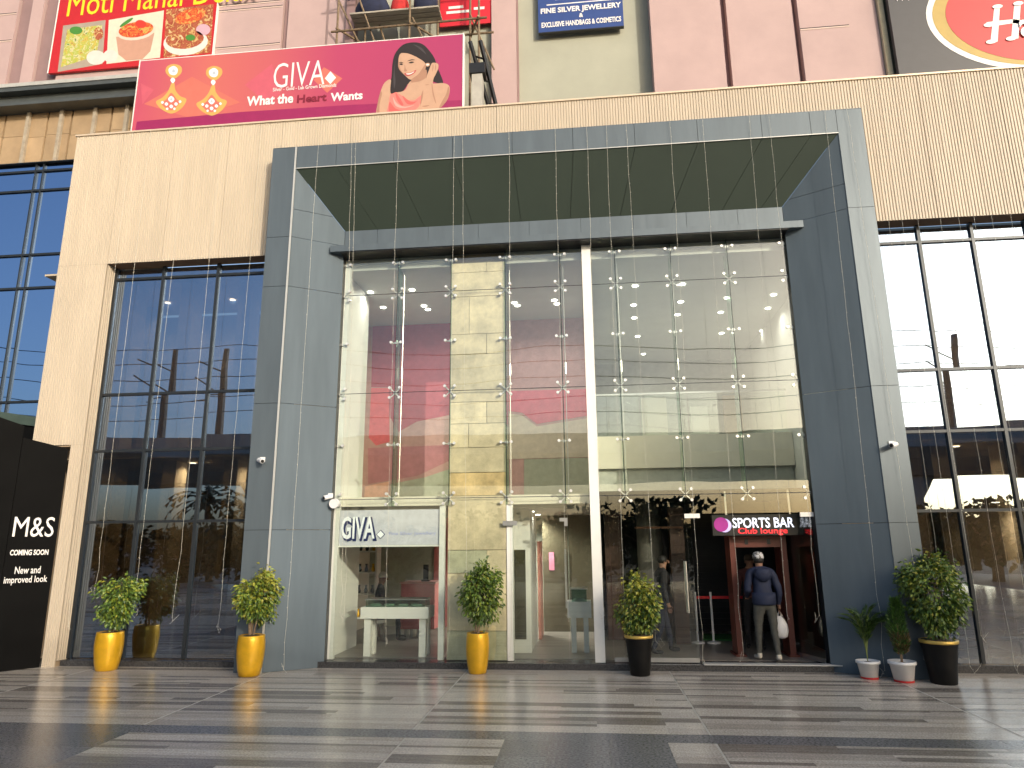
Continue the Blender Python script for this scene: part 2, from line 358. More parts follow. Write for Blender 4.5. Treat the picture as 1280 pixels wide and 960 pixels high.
def splay(side, zlist):
    xf, xb = (XI0, XB0) if side < 0 else (XI1, XB1)
    yb = .30; xb2 = lerp(xf, xb, 1.0); n = len(zlist)
    for i in range(n):
        a = zlist[i]+gp
        if i < n-1:
            b = zlist[i+1]-gp
            if b > ZB-.05:   # trimmed by the sloping soffit
                t = 1-(b-ZB)/(ZI-ZB); xm = lerp(xf, xb, t); ym = lerp(YP, YB, t)
                q = [(xf, YP+.012, a), (xb, YB, a), (xb, YB, ZB), (xm, ym, b), (xf, YP+.012, b)]
            else: q = [(xf, YP+.012, a), (xb, YB, a), (xb, YB, b), (xf, YP+.012, b)]
        else:
            t = 1-(a-ZB)/(ZI-ZB); xm = lerp(xf, xb, t); ym = lerp(YP, YB, t)
            q = [(xf, YP+.012, a), (xm, ym, a), (xf, YP+.012, ZI)]
        if side > 0: q = q[::-1]
        MB().slab(q, (-.012 if side < 0 else .012, .012, 0)).build('splay_panel', acp_splay, portal)
    B('splay_end', frame_d, portal, ((xb-.03, xb, YB+.002, .42, 0, ZB) if side < 0 else (xb, xb+.03, YB+.002, .42, 0, ZB)))
splay(-1, zs); splay(1, [0, 2.34, 4.58, 7.82, 8.3])
xb = [XB0+.004, -3.93, -2.9, -1.9, -.9, .1, 1.1, 2.1, 3.05, XB1-.004]
for a, b in zip(xb[:-1], xb[1:]): B('fascia_panel', acp, portal, (a+.003, b-.003, YB+.001, YB+.02, 7.80, ZB))
B('fascia_core', joint, portal, (XB0, XB1, YB+.022, .42, 7.80, 8.3))
B('ledge', acp, portal, (-4.80, 4.15, 0.0, .42, 7.665, 7.795))
B('ledge_soffit', black_p, portal, (XB0, XB1, .02, .42, 7.645, 7.662))

# ---- spider-glazed wall
GY = .30
cols_ = [-4.57, -3.51, -2.45, -1.39, -.33, .09]; cols2 = [.27, .72, 1.77, 2.82, 3.87]; rowz = [2.88, 4.87, 6.85, 7.64]
gw = B('glass_wall', white_p, mall, (.095, .265, GY-.05, GY+.12, .11, 7.64))
for cs in (cols_, cols2):
    for a, b in zip(cs[:-1], cs[1:]):
        for c, d in zip(rowz[:-1], rowz[1:]):
            B('glass_pane', G_clear, gw, (a+.006, b-.006, GY, GY+.008, c+.006, d-.006))
fins = [-3.51, -2.45, -1.39, -.33, .72, 1.77, 2.82]
for x in fins:
    B('glass_fin', G_fin, gw, (x-.010, x+.010, GY+.05, GY+.33, 2.75, 7.64))
    MB().tube([(x, GY+.02, 2.8), (x, GY+.02, 7.64)], .006, 5).build('sealant_joint', frame_d, gw)
for x in cols_[:-1]+cols2:
    pass
for z in rowz[:-1]:
    B('sealant_joint', frame_d, gw, (-4.57, .09, GY+.001, GY+.007, z-.0055, z+.0055)); B('sealant_joint', frame_d, gw, (.27, 3.87, GY+.001, GY+.007, z-.0055, z+.0055))
disc_m = pm('polished_bolt', (.85, .84, .80), .32, .6, .03, 10)
def spider_mesh(arms):
    m = MB(); m.tube([(0, .03, 0), (0, .10, 0)], .028, 8)
    for ax, az in arms:
        m.tube([(0, .06, 0), (ax*.6, .055, az*.6), (ax, .035, az)], .011, 6); m.tube([(ax, -.016, az), (ax, .04, az)], .027, 10)
    if len(arms) < 4: m.tube([(0, .08, -.06), (0, .08, .06)], .009, 6)
    me = bpy.data.meshes.new('spider_fitting'); me.from_pydata([tuple(v) for v in m.v], [], m.f); me.materials.append(disc_m); return me
A = .095
S4 = spider_mesh([(-A, A), (A, A), (-A, -A), (A, -A)]); S2 = spider_mesh([(-A, 0), (A, 0)])
SR = spider_mesh([(A, A), (A, -A)]); SL = spider_mesh([(-A, A), (-A, -A)]); SR1 = spider_mesh([(A, 0)]); SL1 = spider_mesh([(-A, 0)])
for x in [-4.57]+fins+[3.87]:
    for z in (2.88, 4.87, 6.85): put('spider_fitting', SR if x < -4 else SL if x > 3.5 else S4, gw, None, None, (x, GY, z))
    for z in (3.88, 5.86, 7.50): put('spider_fitting', SR1 if x < -4 else SL1 if x > 3.5 else S2, gw, None, None, (x, GY, z))
for x in fins:   # tie-rod sleeves
    MB().tube([(x+.05, GY+.32, 2.9), (x+.05, GY+.32, 7.6)], .007, 6).build('tie_rod', steel, gw)
    MB().tube([(x+.05, GY+.32, 5.2), (x+.05, GY+.32, 5.42)], .022, 8).build('turnbuckle', steel, gw)
# lower storey glass
B('glass_pane', G_clear, gw, (-4.54, -2.46, GY, GY+.008, .11, 2.872)); B('glass_pane', G_clear, gw, (-2.44, -1.40, GY, GY+.008, .11, 2.872))
B('glass_pane', G_clear, gw, (-1.29, -.34, GY, GY+.008, .11, 2.872)); B('glass_pane', G_clear, gw, (-.325, .09, GY, GY+.008, .11, 2.872))
G_dark = G_clear
B('glass_pane', G_dark, gw, (.275, .405, GY, GY+.008, .11, 2.872)); B('glass_pane', G_dark, gw, (.415, 1.80, GY, GY+.008, 2.545, 2.872)); B('glass_pane', G_dark, gw, (1.81, 3.865, GY, GY+.008, 2.545, 2.872))
B('white_post', white_p, mall, (-4.60, -4.50, .36, .46, .11, 7.62)); B('white_post', white_p, mall, (-2.62, -2.52, .36, .46, .11, 2.75)); B('white_post', white_p, mall, (-1.40, -1.29, .36, .46, .11, 2.75))
B('patch_fitting', steel, gw, (-.45, -.31, GY-.012, GY-.002, 2.44, 2.5), (-.37, -.31, GY-.0125, GY-.0025, 2.36, 2.44))
B('patch_fitting', steel, gw, (-1.46, -1.20, GY-.014, GY-.002, 2.38, 2.46))
for x0, x1 in ((1.72, 1.98), (3.66, 3.88)): B('patch_fitting', white_p, gw, (x0, x1, GY-.016, GY+.024, 2.47, 2.545))
# bar doors
def door(x0, x1, hx, label_, parent, ang=0, hinge=None, name='glass_door'):
    mm = MB().box(0, x1-x0, 0, .012, 0, 2.40)
    me = bpy.data.meshes.new(name); me.from_pydata(mm.v, [], mm.f); me.materials.append(G_dark)
    d = put(name, me, parent, None, label_, (x0, GY, .125))
    h = MB()
    for yy_ in (-.06, .072):
        h.tube([(hx, yy_, .78), (hx, yy_, 1.62)], .016, 8)
    for z in (.86, 1.54): h.tube([(hx, -.06, z), (hx, .072, z)], .012, 8)
    d2 = h.build('door_handle', steel, None); d2.parent = d
    B('kick_rail', steel, None, (0, x1-x0, -.004, .016, -.01, .06)).parent = d
    return d
door(.42, 1.82, 1.26, None, gw)
dr = door(0, 1.05, .93, 'open glass door leaf swung into the bar', gw); dr.location = (3.84, GY+.02, .125); dr.rotation_euler = (0, 0, R(180-73))
# step
B('entrance_step', granite, mall, (XB0-.12, XB1+.02, .16, .60, 0, .10)); B('step_nosing', pm('pale_nosing', (.5, .5, .48), .4), mall, (1.86, 4.14, .13, .30, .101, .118))

# ---- stone-clad column behind the glass
colm = B('stone_column', pm('stone_joint', (.20, .17, .12), .9), mall, (-2.46, -1.42, .42, 1.1, .1, 7.64))
zj = [.11, .59, 1.56, 1.96, 2.92, 3.34, 3.80, 4.25, 4.66, 5.59, 5.99, 6.75, 7.25, 7.45]
for i, (a, b) in enumerate(zip(zj[:-1], zj[1:])):
    sp = [-2.47, -1.405] if i in (0, 3, 5, 8, 11) else ([-2.47, -2.1, -1.405] if i in (6, 10) else [-2.47, -1.76, -1.405])
    if i == 4: sp = [-2.47, -1.405]
    for c, d in zip(sp[:-1], sp[1:]):
        t = rnd.uniform(0, .006)
        B('stone_tile', rust if (i == 4 and c < -2) else green_stone if i in (0, 2) and c < -2 else stone, colm, (c+.005, d-.005, .385-t, .42, a+.005, b-.005))

# ================================================================== INTERIOR
room = B('interior_floor', pm('interior_tile', (.20, .18, .16), .3, 0, .15, 3, stretch=(1, 5, 1)), mall, (-5.6, .17, .60, 9, .09, .108), (.17, 5.4, .60, 9, .09, .108))
B('interior_ceiling', grey_w, mall, (-5.6, .15, .44, 4.2, 7.42, 7.55)); B('interior_ceiling', grey_w, mall, (.22, 5.4, .44, 9, 7.42, 7.55))
B('upper_fascia', grey_w, mall, (-4.6, 3.9, .43, .5, 7.55, 7.66))
B('party_wall', white_p, mall, (.14, .22, .46, 9, .11, 7.42))
B('shop_side_wall', white_p, mall, (-4.72, -4.62, .40, 2.0, .11, 7.42)); B('shop_side_wall', cream_w, mall, (-5.5, -5.4, 2.0, 9, .11, 7.42)); B('bar_side_wall', grey_w, mall, (4.75, 4.85, .45, 9, 3.0, 7.42))
B('splay_back', cream_w, mall, (-5.4, -4.72, 1.95, 2.0, .11, 7.42))
B('first_floor_slab', cream_w, mall, (-4.62, .12, .47, 4.0, 2.76, 2.93))
# mural
MY = 4.0
mw = B('mural_wall', pm('mural_pale', (.54, .33, .30), .7), mall, (-5.4, .14, MY, MY+.1, 2.93, 7.42))
pk = {'a': pm('mural_rose', (.47, .10, .13), .6), 'b': pm('mural_coral', (.78, .16, .18), .6), 'c': pm('mural_mauve', (.50, .22, .24), .6), 'd': pm('mural_peach', (.80, .44, .32), .6),
      'e': pm('mural_dusty_pink', (.50, .28, .27), .6), 'f': pm('mural_hot_pink', (.70, .15, .20), .6), 'g': pm('mural_grey_green', (.42, .43, .33), .6), 'i': pm('mural_cream', (.64, .55, .43), .6)}
mural = [('a', [(466, 402), (566, 400), (566, 518), (521, 527), (498, 540), (487, 520), (486, 484), (464, 484)]), ('b', [(464, 485), (486, 485), (487, 552), (470, 557), (461, 547)]),
         ('c', [(460, 560), (566, 556), (566, 574), (521, 595), (460, 605)]), ('d', [(456, 608), (486, 602), (486, 640), (454, 640)]), ('g', [(488, 605), (530, 597), (566, 585), (566, 640), (488, 640)]),
         ('e', [(630, 398), (734, 394), (736, 484), (630, 486)]), ('f', [(630, 489), (736, 486), (738, 519), (671, 530), (653, 516), (630, 513)]), ('i', [(630, 516), (652, 519), (671, 533), (738, 522), (738, 571), (630, 574)]),
         ('g', [(655, 574), (738, 572), (738, 640), (655, 640)])]
for i, (k, pts) in enumerate(mural):
    MB().poly([at(x, y, MY-.003-.0006*i) for x, y in pts][::-1], th=.002).build('mural_shape', pk[k], mw)
# downlights
dl = MB(); dl.tube([(0, 0, -.012), (0, 0, .0)], .062, 14); dlm = bpy.data.meshes.new('downlight'); dlm.from_pydata([tuple(v) for v in dl.v], [], dl.f); dlm.materials.append(lit)
def downlight(x, y, zc, y0, y1, power):
    p = gr(x, y, zc-.018); q = (p.x, min(max(p.y, y0), y1), zc-.002); d = put('downlight', dlm, mall, None, None, q)
    L = bpy.data.lights.new('downlight_beam', 'SPOT'); L.energy = power; L.spot_size = R(150); L.spot_blend = 1; L.shadow_soft_size = .07; L.color = (1, .95, .84)
    lo = bpy.data.objects.new('downlight_beam', L); col.objects.link(lo); lo.location = (q[0], q[1], zc-.03); lo.parent = mall
for x, y in [(463, 366), (479, 385), (515, 363), (530, 383), (544, 401), (643, 379), (651, 397), (693, 376), (698, 395)]: downlight(x, y, 7.42, .7, 2.9, 36)
for x, y in [(794, 358), (792, 382), (793, 398), (797, 421), (853, 356), (851, 378), (847, 394), (909, 373), (901, 391), (902, 417), (967, 369), (960, 386), (953, 414), (803, 447)]: downlight(x, y, 7.42, .7, 7.6, 42)
for x, y in [(664, 640), (672, 644), (688, 655), (694, 658), (701, 667), (448, 690), (470, 692), (515, 690), (540, 694)]: downlight(x, y, 2.70, .9, 4.2, 120)
# ground floor of the jewellery shop
B('shop_ceiling', pm('shop_ceiling', (.35, .33, .28), .6), mall, (-5.4, .13, .62, 8, 2.70, 2.755))
B('shop_back_wall', pm('sage_wall', (.36, .38, .31), .6), mall, (-5.4, .13, 5.2, 5.3, .11, 2.70))
B('shop_wall_panel', pm('rose_wall', (.50, .17, .16), .5), mall, (-3.75, -2.6, 5.15, 5.195, .11, 2.7))
B('shop_partition', white_p, mall, (-1.42, -1.05, 1.2, 2.9, .11, 2.70)); B('shop_partition', cream_w, mall, (-2.46, -1.43, 1.15, 2.9, .11, 2.70))
B('wall_mirror', pm('dark_mirror', (.10, .095, .06), .12, .4), mall, (-1.35, -1.14, 1.185, 1.199, .35, 1.95))
B('rose_screen', pm('rose_panel', (.62, .26, .20), .5), mall, (-1.04, -.98, 3.0, 3.8, .11, 2.1))
B('back_door', pm('olive_brown_door', (.13, .115, .075), .35), mall, (-1.0, -.42, 4.3, 4.36, .11, 2.69)); B('back_door', pm('olive_brown_door', (.13, .115, .075), .35), mall, (-.40, .13, 4.3, 4.36, .11, 2.69))
B('door_pull', steel, mall, (-.50, -.455, 4.22, 4.26, .62, 1.92)); B('pink_notice', pm('pink_notice', (.8, .3, .45), .5), mall, (-.86, -.74, 4.285, 4.299, 1.45, 1.85))
# mezzanine in the bar
MZ = 4.0
B('mezzanine_slab', cream_w, mall, (.23, 4.74, MZ, 9, 4.30, 4.46)); B('mezzanine_fascia', cream_w, mall, (.23, 4.74, MZ-.06, MZ-.002, 3.72, 4.47))
B('mezzanine_fascia', pm('fascia_grey', (.55, .56, .50), .6), mall, (.23, 4.74, MZ+.08, MZ+.14, 2.98, 3.80))
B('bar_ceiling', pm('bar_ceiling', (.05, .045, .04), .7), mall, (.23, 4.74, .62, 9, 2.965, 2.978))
rail = B('mezzanine_railing', steel, mall, (.24, 4.70, MZ-.02, MZ+.02, 5.45, 5.49))
for i in range(4): B('railing_glass', G_clear, rail, (.26+i*1.11, .26+i*1.11+1.09, MZ-.006, MZ+.006, 4.475, 5.44))
B('upper_back_wall', pm('upper_grey_wall', (.42, .42, .38), .7), mall, (.23, 5.4, 8.6, 8.7, 4.46, 7.42))
for x0, x1, z0, z1, mt in ((1.8, 2.55, 4.47, 6.3, cream_w), (3.25, 3.75, 5.2, 6.0, white_p), (4.2, 5.1, 4.6, 6.3, pm('tan_notice', (.55, .46, .34), .6))): B('wall_poster', mt, mall, (x0, x1, 8.57, 8.597, z0, z1))
# bar ground floor
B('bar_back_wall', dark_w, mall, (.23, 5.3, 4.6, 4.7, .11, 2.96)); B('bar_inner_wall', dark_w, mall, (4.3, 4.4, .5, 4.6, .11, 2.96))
sh = B('roller_shutter', black_p, mall, (1.9, 4.2, 4.45, 4.48, .11, 2.9))
for i in range(22): B('shutter_slat', pm('shutter_slat', (.03, .03, .032), .45, .4), sh, (1.9, 4.2, 4.425, 4.449, .15+i*.125, .255+i*.125))
B('wood_pier', pm('brown_wood', (.05, .022, .013), .45, 0, .3, 4, stretch=(6, 6, .6)), mall, (1.70, 1.98, 2.4, 2.7, .11, 2.75)); B('wood_pier', MATS['brown_wood'], mall, (.40, .75, 3.0, 3.3, .11, 2.75))
MB().lathe((1.35, 3.1, 0), [(.27, .11), (.27, 2.9)], 20).build('round_pillar', pm('pillar_grey', (.16, .15, .13), .6), mall, smooth=True)
B('wood_beam', pm('orange_wood', (.16, .06, .022), .45), mall, (1.0, 1.95, 2.34, 2.39, 2.33, 2.37))
B('bar_counter', pm('bar_counter', (.06, .045, .035), .4), mall, (.9, 1.9, 3.4, 3.9, .11, 1.15))
# interiors behind the tinted windows
for x0, x1 in ((-11.2, -5.95), (5.25, 11.2)):
    B('window_room', pm('dim_room', (.46, .38, .28), .8, 0, .3, 1.5), mall, (x0, x1, 3.2, 3.3, .1, 7.6), (x0, x1, .45, 3.2, 7.66, 7.7), (x0, x1, .43, 3.2, .08, .1), (x0, x1, .45, 3.2, 3.75, 3.95))
    for lx in (x0+1.6, x0+3.2, x0+4.6):
        for ly, lz, pw in ((1.3, 3.745, 70), (2.3, 7.655, 70)):
            put('downlight', dlm, mall, None, None, (lx, ly, lz-.002)); L = bpy.data.lights.new('downlight_beam', 'SPOT'); L.energy = pw; L.spot_size = R(150); L.spot_blend = 1; L.shadow_soft_size = .07; L.color = (1, .93, .8)
            lo = bpy.data.objects.new('downlight_beam', L); col.objects.link(lo); lo.location = (lx, ly, lz-.03); lo.parent = mall
    for k in range(3):
        xx = x0+1.45+k*1.3 if x0 < 0 else x0+1.0+k*1.2
        B('room_pier', pm('pier_tan', (.60, .48, .32), .7, 0, .2, 3), mall, (xx, xx+.28, 1.0, 1.4, .1, 7.6))

# ================================================================== UPPER BUILDING
ub = thing('upper_building', (0, 1.5, 10.3), 'pink and sage plastered upper storeys rising behind the beige parapet', 'building')
ZU0, ZU1 = 10.3, 19.0
B('wall', sage, ub, (-17, 13, 1.56, 1.8, ZU0, ZU1))
def pil(x0, x1, y0, mt=pink, name='pilaster'): return B(name, mt, ub, (x0, x1, y0, 1.555, ZU0, ZU1))
for a, b, y0, mt in ((-17, -13.92, 1.42, pink), (-13.90, -13.56, 1.50, mauve), (-13.54, -13.22, 1.42, pink), (-13.20, -12.6, 1.50, mauve), (-12.58, -6.86, 1.42, pink), (-6.84, -6.74, 1.5, mauve),
                     (-6.72, -5.25, 1.42, pink), (-5.23, -5.02, 1.3, mauve), (-1.78, -1.21, 1.38, pink), (1.80, 3.33, 1.22, pink), (3.34, 3.46, 1.5, mauve), (3.47, 4.86, 1.30, pink), (4.87, 4.97, 1.5, mauve), (4.98, 6.60, 1.30, pink), (6.61, 6.72, 1.22, pm('tan_trim', (.50, .44, .30), .7))):
    pil(a, b, y0, mt)
B('wall_joint', mauve, ub, (-1.205, -1.17, 1.45, 1.555, ZU0, ZU1))
for x0, x1, y0, zz in ((4.99, 6.0, 1.296, (12.88, 13.85, 14.8)), (-8.55, -6.88, 1.416, (13.75, 14.8, 14.95, 15.6)), (-16, -13.95, 1.416, (14.5, 15.3))):
    for z in zz:
        B('groove', joint, ub, (x0, x1, y0, y0+.003, z, z+.022)); B('groove_bead', pm('bead', (.62, .48, .42), .7), ub, (x0, x1, y0-.004, y0+.003, z-.035, z-.003))

# ---- left wing: blue glass, boarded storey, steel beam
lw = thing('glass_wing', (-12.4, 1.2, 0), 'blue reflective glass wing with boarded upper storey left of the beige front', 'building')
window_wall(-15.6, [-14.3, -12.47, -12.28, -11.0], -10.0, [2.6, 5.12, 7.72, 8.52, 10.12, 10.62, 10.80], .1, 1.2, G_blue, lw, mull=.03)
B('room', pm('dim_room', (.46, .38, .28), .8), lw, (-15.6, -10.0, 2.6, 2.7, 0, 10.8))
B('blind', pm('grey_blind', (.45, .46, .48), .7), lw, (-15.5, -12.5, 1.3, 1.32, 10.14, 10.6), (-12.25, -10.1, 1.3, 1.32, 10.14, 10.6))
bw = B('boarded_storey', pm('dark_gap', (.05, .04, .03), .8), lw, (-15.6, -9.2, 1.26, 1.5, 10.82, 12.5))
ply = pm('cardboard_board', (.36, .255, .15), .8, 0, .14, 2.5, orand=.12)
x = -15.5
while x < -9.3:
    wd = rnd.uniform(.42, .62); z1 = 11.55+rnd.uniform(-.06, .06)
    B('board', ply, bw, (x, x+wd-.05, 1.19, 1.255, 10.83, z1-.012)); B('board', ply, bw, (x, x+wd-.05, 1.195, 1.255, z1, 12.45)); x += wd
for x in (-14.6, -13.75, -12.9, -12.05, -11.2, -10.4, -9.6): B('batten', pm('grey_batten', (.36, .31, .24), .8, 0, .2, 8), bw, (x, x+.085, 1.12, 1.185, 10.82, 12.45))
B('sill_flashing', frame_d, lw, (-15.6, -10.0, 1.10, 1.25, 10.80, 10.82))
beam = B('steel_beam', pm('grey_steel', (.10, .11, .105), .45, .4, .15, 4), lw, (-15.6, -9.72, .80, 1.5, 12.52, 12.62))
B('beam_web', MATS['grey_steel'], beam, (-15.6, -9.74, .98, 1.05, 12.25, 12.515)); B('beam_flange', MATS['grey_steel'], beam, (-15.6, -9.8, .84, 1.5, 12.17, 12.245)); B('beam_cap', pm('pale_cap', (.42, .42, .40), .5), beam, (-15.6, -9.7, .78, 1.4, 12.625, 12.72))
B('post', MATS['grey_steel'], lw, (-9.98, -9.72, .9, 1.2, 10.62, 12.16))

# ---- billboards
YB_ = .18
def bb(x, y, dy=0): return at(x, y, YB_-dy)
gb = thing('jewellery_billboard', (-5.8, YB_, 10.66), 'wide magenta jewellery billboard with earrings and a smiling woman above the parapet', 'billboard')
mag = bpy.data.materials.new('magenta_print'); mag.use_nodes = True; n = mag.node_tree.nodes; l = mag.node_tree.links; b_ = n['Principled BSDF']; b_.inputs['Roughness'].default_value = .45
tc = n.new('ShaderNodeTexCoord'); sx = n.new('ShaderNodeSeparateXYZ'); mr = n.new('ShaderNodeMapRange'); mr.inputs[1].default_value = -3.6; mr.inputs[2].default_value = 3.6
cr = n.new('ShaderNodeValToRGB'); e = cr.color_ramp.elements; e[0].position = 0; e[0].color = (.47, .075, .12, 1); e[1].position = 1; e[1].color = (.36, .035, .12, 1)
for p_, c_ in ((.22, (.53, .13, .11, 1)), (.42, (.49, .10, .115, 1)), (.62, (.41, .05, .12, 1))):
    q = e.new(p_); q.color = c_
l.new(tc.outputs['Object'], sx.inputs[0]); l.new(sx.outputs[0], mr.inputs[0]); l.new(mr.outputs[0], cr.inputs[0]); l.new(cr.outputs[0], b_.inputs['Base Color'])
MATS['magenta_print'] = mag
B('board', mag, gb, (-9.44, -2.23, YB_, YB_+.02, 10.68, 12.52)); B('edge_frame', white_p, gb, (-9.46, -9.442, YB_-.01, YB_+.12, 10.68, 12.54), (-2.228, -2.20, YB_-.01, YB_+.12, 10.68, 12.54), (-9.44, -2.23, YB_+.0, YB_+.12, 12.522, 12.54))
B('back_frame', frame_d, gb, (-9.4, -2.25, YB_+.03, YB_+.12, 12.35, 12.45), (-9.4, -2.25, YB_+.03, YB_+.12, 10.75, 10.85))
ink = lambda nm, c: pm('print_'+nm, c, .5, 0, .06, 6)
def printp(px, mt, lay, parent=gb, f=bb, sm=True, name='print'):
    pts = smoothpts(px, 4) if sm else px
    ps = [f(x, y, .001+lay*.0012) for x, y in pts]
    a = sum((ps[i].x*ps[(i+1) % len(ps)].z-ps[(i+1) % len(ps)].x*ps[i].z) for i in range(len(ps)))
    if a < 0: ps = ps[::-1]
    m = MB(); m.slab(ps, (0, .001, 0)); return m.build(name, mt, parent)
dk = ink('deep_magenta', (.28, .015, .09)); rose = ink('rose', (.53, .10, .14)); wht = ink('white', (.80, .78, .76)); orange = ink('orange', (.57, .15, .11))
printp([(171, 152), (300, 140), (440, 131), (579, 125), (579, 136), (169, 163)], dk, .5, sm=False)
printp([(176, 104), (192, 112), (178, 130)], rose, 0, sm=False); printp([(306, 106), (340, 80), (350, 118), (330, 126)], rose, 0, sm=False); printp([(405, 84), (428, 98), (409, 116), (392, 100)], orange, .25, sm=False)
printp([(180, 130), (240, 96), (300, 128), (240, 148)], orange, .25, sm=False)
def btext(txt, x0, y0, x1, ytop, mt, bold, parent=gb, Y=YB_-.004, slope=0, space=1.0, name='lettering'):
    o = at(x0, y0, Y); p2 = at(x1, y0, Y); tp = at(x0, ytop, Y)
    return text(name, txt, o, (1, 0, 0), p2.x-o.x, tp.z-o.z, mt, parent, bold, .003, 0, space=space)
btext('GIVA', 341, 110.5, 405, 80, wht, -.008)
printp([(413, 89), (420, 97), (413, 105), (406, 98)], wht, 1, sm=False)
btext('Silver - Gold - Lab Grown Diamonds', 341, 114.5, 420, 110, wht, .004)
btext('What the', 308, 133, 366, 121, wht, .03); btext('Heart', 371, 129, 408, 119, ink('maroon', (.20, .01, .03)), .03); btext('Wants', 413, 127, 453, 116.5, wht, .03)
goldi = ink('gold', (.58, .36, .10)); gem = ink('gem', (.78, .80, .84)); gemd = ink('gem_shade', (.45, .50, .58))
for ox, oy in ((0, 0), (50.5, 2.5)):
    def s_(pts): return [(x+ox, y+oy) for x, y in pts]
    printp(s_([(217, 80), (226, 83), (227, 90), (222, 96), (217, 98), (212, 96), (207, 90), (209, 83)]), goldi, 1)
    printp(s_([(217, 82.5), (222, 86), (221, 92), (217, 94), (212, 92), (211, 86)]), gem, 2); printp(s_([(217, 86), (219.5, 89), (217, 91), (214.5, 89)]), gemd, 3, sm=False)
    printp(s_([(216, 97), (219, 100), (216, 104), (213, 100)]), gem, 2)
    printp(s_([(214.5, 104), (218, 104), (219, 112), (225, 120), (233, 124), (229, 133), (222, 139), (214, 142), (206, 139), (199, 134), (195, 127), (203, 122), (210, 114)]), goldi, 1)
    printp(s_([(214, 116), (221, 124), (225, 127), (220, 134), (214, 138), (207, 135), (202, 129), (208, 124)]), orange, 2)
    for gx, gy, r_ in ((214, 124, 4), (208, 130, 2.2), (214, 133, 2.4), (220, 130, 2.2), (203, 128, 1.8), (225, 127, 1.8), (218, 136, 1.6), (209, 136, 1.6)):
        printp(s_([(gx-r_, gy), (gx, gy-r_), (gx+r_, gy), (gx, gy+r_)]), gem, 3)
        if r_ > 3: printp(s_([(gx-2, gy), (gx, gy-2), (gx+2, gy), (gx, gy+2)]), gemd, 4, sm=False)
skin_i = ink('skin', (.50, .31, .21)); skin_s = ink('skin_shade', (.37, .20, .13)); hair_i = ink('hair', (.022, .014, .012)); top_i = ink('satin', (.72, .20, .17)); top_s = ink('satin_fold', (.55, .11, .10)); lip_i = ink('lip', (.42, .07, .07)); hair_s = ink('hair_light', (.055, .045, .045))
def wp(pts, mt, lay): printp([(460+x/9.6, 44+y/9.6) for x, y in pts], mt, lay)
wp([(560, 85), (660, 110), (740, 190), (800, 280), (830, 380), (870, 470), (900, 580), (800, 565), (700, 520), (500, 570), (430, 660), (380, 685), (300, 690), (235, 697), (270, 640), (268, 560), (290, 480), (290, 380), (310, 260), (360, 170), (440, 105)], hair_i, 1)
wp([(500, 560), (600, 500), (690, 450), (705, 560), (790, 580), (900, 575), (975, 610), (972, 720), (920, 820), (830, 890), (640, 920), (240, 945), (105, 955), (120, 800), (150, 680), (200, 570), (275, 535), (285, 670), (430, 668)], skin_i, 2)
wp([(105, 955), (120, 800), (150, 680), (168, 700), (140, 830), (135, 952)], skin_s, 3); wp([(960, 620), (975, 640), (970, 720), (920, 820), (850, 880), (890, 790), (940, 700)], skin_s, 3)
wp([(545, 515), (690, 410), (700, 500), (640, 545), (590, 560), (515, 565)], skin_s, 3)
wp([(380, 225), (440, 213), (520, 233), (620, 283), (682, 330), (690, 390), (640, 470), (560, 525), (505, 532), (450, 490), (390, 430), (364, 380), (365, 300)], skin_i, 4)
wp([(690, 345), (690, 400), (640, 472), (560, 527), (520, 530), (600, 470), (655, 395)], skin_s, 5); wp([(366, 300), (380, 360), (395, 420), (440, 480), (392, 432), (362, 380)], skin_s, 5)
wp([(432, 190), (560, 90), (700, 160), (765, 275), (720, 330), (690, 335), (640, 290), (530, 232), (440, 208)], hair_i, 6)
wp([(436, 188), (402, 212), (374, 245), (362, 330), (370, 400), (430, 500), (480, 560), (430, 655), (340, 680), (270, 688), (285, 480), (300, 330), (345, 200)], hair_i, 6.5)
wp([(545, 110), (640, 150), (700, 230), (660, 200), (600, 150)], hair_s, 7.2); wp([(330, 300), (320, 420), (330, 560), (312, 640), (305, 480)], hair_s, 7.2)
wp([(370, 330), (400, 321), (426, 334), (400, 331)], hair_i, 7); wp([(470, 312), (520, 290), (565, 296), (520, 301)], hair_i, 7)
wp([(376, 346), (400, 338), (420, 348), (398, 357)], hair_i, 7); wp([(487, 331), (520, 316), (553, 323), (520, 337)], hair_i, 7)
wp([(440, 350), (452, 400), (470, 424), (450, 434), (432, 428), (438, 400)], skin_s, 7)
wp([(437, 455), (500, 451), (578, 416), (550, 460), (492, 488), (452, 484)], lip_i, 7); wp([(455, 461), (505, 456), (558, 434), (520, 463), (480, 472)], wht, 8)
wp([(275, 700), (330, 682), (400, 720), (480, 775), (560, 778), (640, 722), (632, 800), (600, 870), (520, 910), (430, 928), (240, 945), (246, 830)], top_i, 4)
wp([(332, 690), (385, 760), (425, 832), (398, 842), (345, 770)], top_s, 5); wp([(412, 725), (500, 792), (565, 797), (605, 770), (540, 826), (465, 820)], top_s, 5); wp([(260, 800), (330, 880), (440, 912), (330, 925), (255, 930)], top_s, 5)
wp([(300, 740), (345, 815), (440, 858), (560, 835), (440, 874), (330, 846)], ink('satin_light', (.80, .34, .30)), 6)
wp([(690, 600), (702, 500), (732, 420), (760, 345), (790, 330), (840, 345), (842, 400), (812, 470), (782, 540), (776, 680), (810, 800), (832, 880), (650, 902), (560, 905), (630, 840), (652, 760), (662, 660)], skin_i, 8)
wp([(770, 585), (790, 700), (818, 810), (806, 806), (776, 710), (764, 610)], skin_s, 9); wp([(650, 850), (740, 838), (690, 860)], skin_s, 9); wp([(690, 592), (740, 590), (700, 600)], skin_s, 9)
